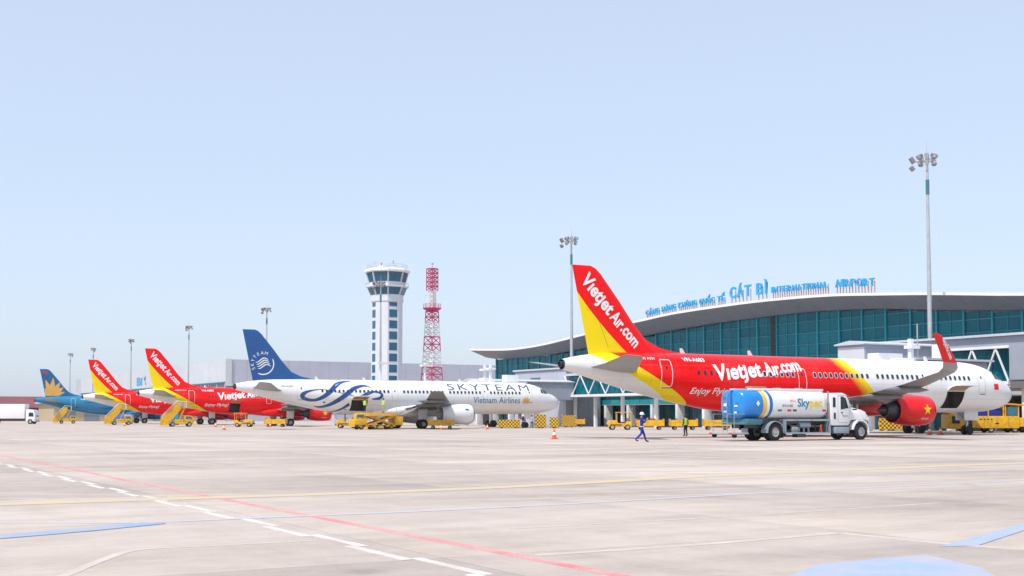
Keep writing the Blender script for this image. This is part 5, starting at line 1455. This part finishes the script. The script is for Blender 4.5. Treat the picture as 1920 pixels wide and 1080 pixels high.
# ------------------------------------------------------------------ checkered bridge guards
def guard(label, u, v, L, hgt, rz, panel='checker_guard'):
    t = thing('bridge_guard', label, 'guard', (u, v, 0), rz, 'yellow and black guards under the jet bridges')
    M().box(0, L, 0, 0.08, 0.12, hgt).build('guard_panel', panel, t)
    M().box(0, L, 0.1, 0.25, hgt - 0.15, hgt).box(0, 0.12, 0.1, 0.25, 0, hgt - 0.16).box(L - 0.12, L, 0.1, 0.25, 0, hgt - 0.16).build('guard_frame', 'gse_yellow', t)
    M().box(0.3, L - 0.3, 0.5, 1.6, 0.35, hgt * 0.75).build('drive_box', 'gse_yellow', t, bevel=0.05)
    for x in (0.5, L - 0.5): wheel(t, x, 1.0, 0.35, 0.25)
    return t
A_ = R(-30)
guard('wide checkered guard under the white airliner fuselage, left of the workers', 77.6, 139.8, 2.9, 1.1, A_)
guard('taller checkered guard right of the workers under the white nose', 81.8, 137.4, 1.4, 1.75, A_)
guard('smallest checkered guard directly under the cockpit of the white airliner', 83.4, 136.5, 1.2, 1.4, A_)
guard('checkered guard standing by the foot of the floodlight mast', 93.2, 149.3, 1.9, 1.7, A_)
guard('long low checkered guard between the fuel truck and the star engine', 99.2, 95.6, 4.8, 1.35, A_)

# ------------------------------------------------------------------ tugs and baggage carts
def tug(label, u, v, rz):
    t = thing('baggage_tug', label, 'tug', (u, v, 0), rz, 'yellow baggage tugs')
    M().prism([(-1.3, 0.35), (1.35, 0.35), (1.4, 0.85), (1.25, 1.05), (0.35, 1.1), (0.2, 0.75), (-0.6, 0.75), (-0.7, 0.95), (-1.3, 0.95)], -0.68, 0.68, 'y').build('body', 'gse_yellow', t, bevel=0.05)
    M().box(-1.35, 0.45, -0.72, 0.72, 1.92, 2.0).build('canopy', 'gse_yellow', t, bevel=0.03)
    for x, y in ((-1.2, -0.62), (-1.2, 0.62), (0.35, -0.62), (0.35, 0.62)):
        M().tube((x, y, 0.9), (x, y, 1.93), 0.04, 8).build('canopy_post', 'gse_yellow', t)
    M().box(-0.65, -0.15, -0.5, 0.5, 0.75, 0.9).box(-0.72, -0.6, -0.5, 0.5, 0.9, 1.35).build('seat', 'dark', t, bevel=0.03)
    M().tube((0.3, 0.25, 1.0), (0.05, 0.25, 1.3), 0.02, 6).lathe([(0, 0.17), (0.03, 0.17)], 'z', (0.03, 0.25, 1.3), 14).build('steering_wheel', 'dark', t)
    M().box(0.38, 0.42, -0.55, 0.55, 1.12, 1.85).build('windscreen', 'tint_glass', t)
    for y in (-0.45, 0.45): M().box(1.38, 1.43, y - 0.1, y + 0.1, 0.65, 0.82).build('headlight', 'lens', t)
    for x in (-0.85, 0.85):
        for y in (-0.58, 0.58): wheel(t, x, y, 0.33, 0.22)
    M().box(-1.55, -1.3, -0.08, 0.08, 0.35, 0.45).build('tow_hitch', 'dark_metal', t)
    M().box(1.41, 1.5, -0.66, 0.66, 0.36, 0.56).build('front_bumper', 'black_rubber', t, bevel=0.02)
    for y in (-0.69, 0.682): M().box(-0.2, 1.1, y, y + 0.008, 0.5, 0.62).build('side_stripe', 'dark', t)
    M().lathe([(2.0, 0.07), (2.1, 0.07), (2.14, 0.03)], 'z', (-0.4, 0, 0), 12).build('beacon', 'cone_orange', t)
    return t
def cart(label, u, v, rz, load=False):
    t = thing('baggage_cart', label, 'baggage cart', (u, v, 0), rz, 'yellow baggage carts')
    M().box(-1.55, 1.55, -0.75, 0.75, 0.42, 0.55).build('deck', 'gse_yellow', t, bevel=0.02)
    for y in (-0.74, 0.70): M().box(-1.55, 1.55, y, y + 0.04, 0.56, 1.12).build('side_wall', 'gse_yellow', t)
    for x in (-1.55, 1.51): M().box(x, x + 0.04, -0.69, 0.69, 0.56, 1.25).build('end_wall', 'gse_yellow', t)
    for x in (-1.54, -0.5, 0.5, 1.5): M().box(x - 0.03, x + 0.03, -0.785, -0.742, 0.45, 1.16).build('stake', 'gse_yellow', t)
    for x in (-1.0, 1.0):
        for y in (-0.55, 0.55): wheel(t, x, y, 0.21, 0.15)
    M().tube((1.55, 0, 0.45), (2.1, 0, 0.4), 0.035, 6).build('tow_bar', 'dark_metal', t)
    for x in (-1.2, 1.1): M().box(x, x + 0.14, -0.76, -0.752, 0.45, 0.52).build('reflector', 'red', t)
    if load:
        for i, (x, y, c0) in enumerate(((-1.0, 0, 'navy_cloth'), (-0.3, 0.1, 'maroon'), (0.4, -0.1, 'dark'), (1.0, 0.1, 'overall_blue'))):
            b = M().box(x - 0.3, x + 0.3, y - 0.35, y + 0.35, 0.551, 1.15 + 0.12 * (i % 2)).build('suitcase', c0, None, bevel=0.05)
            b.location = t.matrix_basis @ Vector((0, 0, 0)); b.rotation_euler = (0, 0, rz)
            tag(b, ['navy', 'maroon', 'black', 'blue'][i] + ' suitcase lying in the loaded yellow baggage cart', 'suitcase', 'suitcases in the loaded cart')
    return t
dr = Vector((0.8686, -0.4955)); arz = math.atan2(dr.y, dr.x)
P0 = Vector((80.2, 116.2))
tug('yellow tug with flat canopy at the left end of the cart train', P0.x, P0.y, arz + PI)
for i in range(4):
    p = P0 + dr * (3.4 + i * 3.75)
    cart(['loaded yellow cart right behind the canopied tug', 'second yellow cart behind the walking worker', 'third yellow cart of the train, left of the vest worker', 'fourth yellow cart of the train, near the fuel truck rear'][i], p.x, p.y, arz + PI, i == 0)
# loose equipment by the far aircraft
tug('small yellow tug in front of the middle red airliner', 56.0, 176.3, R(-30))
cart('empty yellow cart behind the small tug of the middle red airliner', 60.2, 174.6, R(-32))
cart('yellow cart under the wing of the white airliner', 66.5, 133.5, R(-30))
tug('yellow tug left of the scissor loader, beyond the red engine', 61.6, 150.8, R(150))
cart('yellow cart low at the arcade left of the nearest tail', 96.0, 150.5, R(-30))

# ------------------------------------------------------------------ service truck and cart under the near nose
st = thing('service_truck', 'long yellow service truck parked under the nose of the nearest airliner', 'truck', (93.4, 81.9, 0), R(-30))
M().prism([(0.0, 0.35), (1.35, 0.35), (1.5, 0.6), (1.6, 1.05), (2.2, 1.15), (2.2, 1.45), (0.25, 1.85), (0.0, 1.7)], -1.0, 1.0, 'y').build('nose_body', 'gse_yellow', st, bevel=0.06)
M().box(-0.3, 1.5, -1.02, 1.02, 1.86, 2.0).build('front_canopy', 'gse_yellow', st, bevel=0.03)
M().prism([(0.35, 0.85), (1.1, 0.85), (0.95, 1.5), (0.35, 1.55)], -1.03, -1.005, 'y').build('side_opening', 'dark', st)
M().box(2.22, 6.6, -1.05, 1.05, 0.42, 1.55).build('main_body', 'gse_yellow', st, bevel=0.04)
for x in (3.3, 4.5, 5.6): M().box(x - 0.015, x + 0.015, -1.056, -1.051, 0.5, 1.5).build('panel_seam', 'dark_metal', st)
for x, w_ in ((2.9, 0.25), (3.3, 0.15), (3.6, 0.2), (3.95, 0.12)): M().box(x, x + w_, -1.06, -1.052, 1.2, 1.3).build('side_marking', 'dark', st)
M().box(4.35, 4.7, -1.06, -1.052, 0.8, 0.92).build('side_latch', 'dark', st)
M().box(2.5, 5.0, -0.8, 0.8, 1.56, 2.25).build('tinted_cover', 'overall_blue', st, bevel=0.08)
for x in (2.4, 3.7, 5.1):
    M().box(x, x + 0.1, -1.0, -0.9, 1.55, 2.62).build('canopy_post', 'gse_yellow', st)
M().prism([(1.6, 2.9), (1.7, 3.0), (7.2, 2.62), (7.2, 2.5)], -1.1, 1.1, 'y').build('long_canopy', 'gse_yellow', st)
M().box(5.3, 5.4, -1.0, 1.0, 1.55, 2.55).box(6.5, 6.6, -1.0, 1.0, 1.55, 2.5).build('cab_pillar', 'gse_yellow', st)
M().box(5.5, 6.45, -0.98, -0.94, 1.6, 2.4).build('cab_window', 'tint_glass', st)
M().box(6.62, 9.6, -1.0, 1.0, 0.55, 1.4).build('tail_body', 'gse_yellow', st, bevel=0.04)
for x in (7.3, 8.2, 9.1): M().box(x - 0.02, x + 0.02, -1.01, -1.003, 0.6, 1.35).build('panel_seam', 'dark_metal', st)
for x in (2.0, 4.0, 6.2, 7.6, 9.0):
    for y in (-0.85, 0.85): wheel(st, x, y, 0.42 if x < 3 else 0.33, 0.28, hub='letter_white' if x < 3 else 'hub_grey')
cart('yellow cart at the right edge behind the service truck', 103.9, 75.9, R(-30))

# ------------------------------------------------------------------ scissor loader at the white airliner
sl = thing('cargo_loader', 'yellow scissor lift cargo loader at the open hold of the white airliner', 'loader', (55.5, 134.6, 0), R(-2))
M().box(0, 5.1, -0.9, 0.9, 0.32, 0.55).build('base_frame', 'gse_yellow', sl, bevel=0.03)
M().box(1.6, 5.2, -1.2, 1.2, 1.55, 1.72).build('lower_deck', 'gse_yellow', sl, bevel=0.02)
M().box(2.2, 6.2, 1.3, 4.9, 1.75, 1.97).build('upper_platform', 'gse_yellow', sl, bevel=0.02)
for y in (-0.85, 0.85):
    M().bar((1.9, y, 0.55), (4.9, y, 1.55), 0.1, 0.22).build('scissor_arm', 'gse_yellow', sl)
    M().bar((1.9, y * 0.85, 1.55), (4.9, y * 0.85, 0.55), 0.1, 0.22).build('scissor_arm', 'gse_yellow', sl)
for x in (2.8, 5.8): M().bar((x, 2.0, 0.1), (x, 3.6, 1.75), 0.12, 0.2).bar((x, 3.6, 0.1), (x, 2.0, 1.75), 0.12, 0.2).build('scissor_arm', 'gse_yellow', sl)
M().box(0.0, 1.5, -1.1, 1.1, 0.55, 1.25).build('engine_cover', 'gse_yellow', sl, bevel=0.06)
M().box(0.15, 1.2, -1.05, -0.2, 1.26, 1.8).build('operator_cab', 'gse_yellow', sl, bevel=0.05)
M().box(0.25, 1.1, -1.07, -1.052, 1.4, 1.72).build('cab_window', 'tint_glass', sl)
rq = M()
for x in (2.3, 3.4, 5.0, 6.1): rq.tube((x, 1.35, 1.97), (x, 1.35, 2.95), 0.03, 6)
rq.tube((2.3, 1.35, 2.95), (3.4, 1.35, 2.95), 0.03, 6).tube((5.0, 1.35, 2.95), (6.1, 1.35, 2.95), 0.03, 6)
rq.build('guard_rail', 'galv', sl)
M().box(5.15, 6.2, -0.5, 1.1, 0.5, 1.5).build('power_unit', 'gse_yellow', sl, bevel=0.06)
for x in (0.9, 2.6, 4.6):
    for y in (-0.75, 0.75): wheel(sl, x, y, 0.3, 0.24)
M().box(2.6, 5.8, 1.6, 4.6, 0.0, 0.2).build('platform_base', 'gse_yellow', sl)

for i in range(6):
    M().box(0.1 + i * 0.85, 0.5 + i * 0.85, -0.915, -0.905, 0.34, 0.5).build('hazard_stripe', 'dark', sl)
for i in range(7):
    M().tube((1.8 + i * 0.46, -1.1, 1.75), (1.8 + i * 0.46, 1.1, 1.75), 0.05, 6).build('deck_roller', 'steel', sl)
# ------------------------------------------------------------------ stair trucks
def stair_truck():
    t = thing('stair_truck', 'x', 'stair truck')
    M().box(0.9, 4.6, -0.85, 0.85, 0.42, 0.72).build('chassis', 'gse_yellow', t, bevel=0.03)
    M().prism([(3.3, 0.73), (4.75, 0.73), (4.8, 1.1), (4.6, 1.25), (4.35, 1.62), (3.3, 1.66)], -0.85, 0.85, 'y').build('cab', 'gse_yellow', t, bevel=0.06)
    M().prism([(3.45, 1.15), (4.45, 1.15), (4.25, 1.52), (3.45, 1.54)], -0.87, -0.855, 'y').build('cab_window', 'tint_glass', t)
    for y in (-0.9, 0.82):
        M().prism([(0.0, 0.2), (0.75, 0.2), (2.75, 2.55), (2.75, 3.5), (2.2, 3.5), (0.0, 1.15)], y, y + 0.08, 'y').build('stair_side', 'gse_yellow', t)
    for i in range(13):
        x = 0.2 + i * 0.19; z = 0.28 + i * 0.2
        M().box(x, x + 0.24, -0.80, 0.80, z, z + 0.05).build('step', 'gse_yellow', t)
    M().box(2.55, 3.6, -0.9, 0.9, 2.72, 2.84).build('top_platform', 'gse_yellow', t)
    for y in (-0.86, 0.86):
        q = M().tube((2.7, y, 3.75), (3.55, y, 3.75), 0.03, 6).tube((3.55, y, 2.84), (3.55, y, 3.75), 0.03, 6).tube((0.1, y, 1.15), (0.1, y, 1.5), 0.03, 6).tube((0.1, y, 1.5), (2.3, y, 3.85), 0.03, 6).tube((2.3, y, 3.85), (2.7, y, 3.75), 0.03, 6)
        q.build('handrail', 'white_paint', t)
        M().bar((2.4, y * 0.87, 0.72), (3.3, y * 0.87, 2.72), 0.1, 0.14).build('lift_strut', 'gse_yellow', t)
    M().box(1.9, 3.2, -0.85, 0.85, 0.73, 1.05).build('deck_box', 'gse_yellow', t, bevel=0.04)
    for x in (1.6, 4.0):
        for y in (-0.75, 0.75): wheel(t, x, y, 0.36, 0.26)
    return t
sp = stair_truck()
for i, (u, v, sc, lab) in enumerate([(46.6, 186.3, 1, 'yellow stair truck under the middle red and yellow tail'), (47.3, 228.6, 1, 'yellow stair truck under the farthest red and yellow tail'), (47.5, 281.0, 1, 'yellow stair truck under the lotus tail at the far left')]):
    o = sp if i == 0 else copy_tree(sp)
    o.location = (u, v, 0); o.rotation_euler = (0, 0, R(-8)); o['label'] = lab; o['group'] = 'yellow stair trucks'

# ------------------------------------------------------------------ box truck and small far things
bt = thing('box_truck', 'white box truck at the left edge of the apron', 'truck', (34.6, 269.7, 0), R(-30))
M().box(-4.5, 6.2, -1.2, 1.2, 1.1, 4.0).build('cargo_box', 'white_paint', bt, bevel=0.05)
M().prism([(6.4, 0.55), (8.2, 0.55), (8.3, 1.5), (8.0, 2.8), (6.4, 2.95)], -1.1, 1.1, 'y').build('cab', 'white_paint', bt, bevel=0.08)
M().prism([(7.0, 1.5), (8.0, 1.5), (7.85, 2.3), (7.0, 2.3)], -1.12, -1.102, 'y').build('door_window', 'wind_glass', bt)
M().prism([(8.28, 1.5), (8.31, 1.5), (8.06, 2.4), (8.03, 2.4)], -0.95, 0.95, 'y').build('windscreen', 'wind_glass', bt)
M().box(-2.5, 8.0, -0.5, 0.5, 0.7, 1.08).build('chassis', 'dark_metal', bt)
M().box(8.2, 8.4, -1.1, 1.1, 0.45, 0.8).build('bumper', 'hub_grey', bt, bevel=0.03)
for x in (-1.2, 0.0, 7.3):
    for y in (-1.0, 1.0): wheel(bt, x, y, 0.5, 0.3)
def crate(label, u, v, L, W, Hh, mat):
    t = thing('equipment_container', label, 'container', (u, v, 0), R(-30), 'small containers by the far aircraft')
    M().box(0, L, 0, W, 0.25, Hh).build('body', mat, t, bevel=0.05)
    for x in (0.3, L - 0.5): M().box(x, x + 0.2, 0, W, 0, 0.24).build('foot', 'dark_metal', t)
    M().box(-0.03, L + 0.03, -0.03, W + 0.03, Hh + 0.002, Hh + 0.06).build('lid', mat, t)
crate('blue container under the teal blue airliner', 58.5, 279.0, 5.0, 2.0, 2.2, 'bus_blue')
crate('small grey unit between the two left stair trucks', 58.0, 262.0, 1.6, 1.4, 1.9, 'hub_grey')
crate('teal tank unit behind the stair truck of the farthest red tail', 57.5, 225.5, 2.0, 1.6, 2.1, 'teal_blue')
crate('grey service unit left of the fuel truck rear', 60.5, 71.5, 1.3, 1.2, 1.15, 'hub_grey')

# ------------------------------------------------------------------ tropical haze
hm = bpy.data.materials.new('haze_air'); hm.use_nodes = True
hn = hm.node_tree; hn.nodes.clear()
ho = hn.nodes.new('ShaderNodeOutputMaterial'); pv = hn.nodes.new('ShaderNodeVolumePrincipled')
pv.inputs['Color'].default_value = (0.93, 0.96, 1.0, 1); pv.inputs['Density'].default_value = 0.00009; pv.inputs['Anisotropy'].default_value = 0.2
hn.links.new(pv.outputs[0], ho.inputs['Volume']); MT['haze_air'] = hm
hz = M().box(-1510, 2210, -1510, 3010, -1.06, 52).build('haze', 'haze_air'); hz['kind'] = 'stuff'
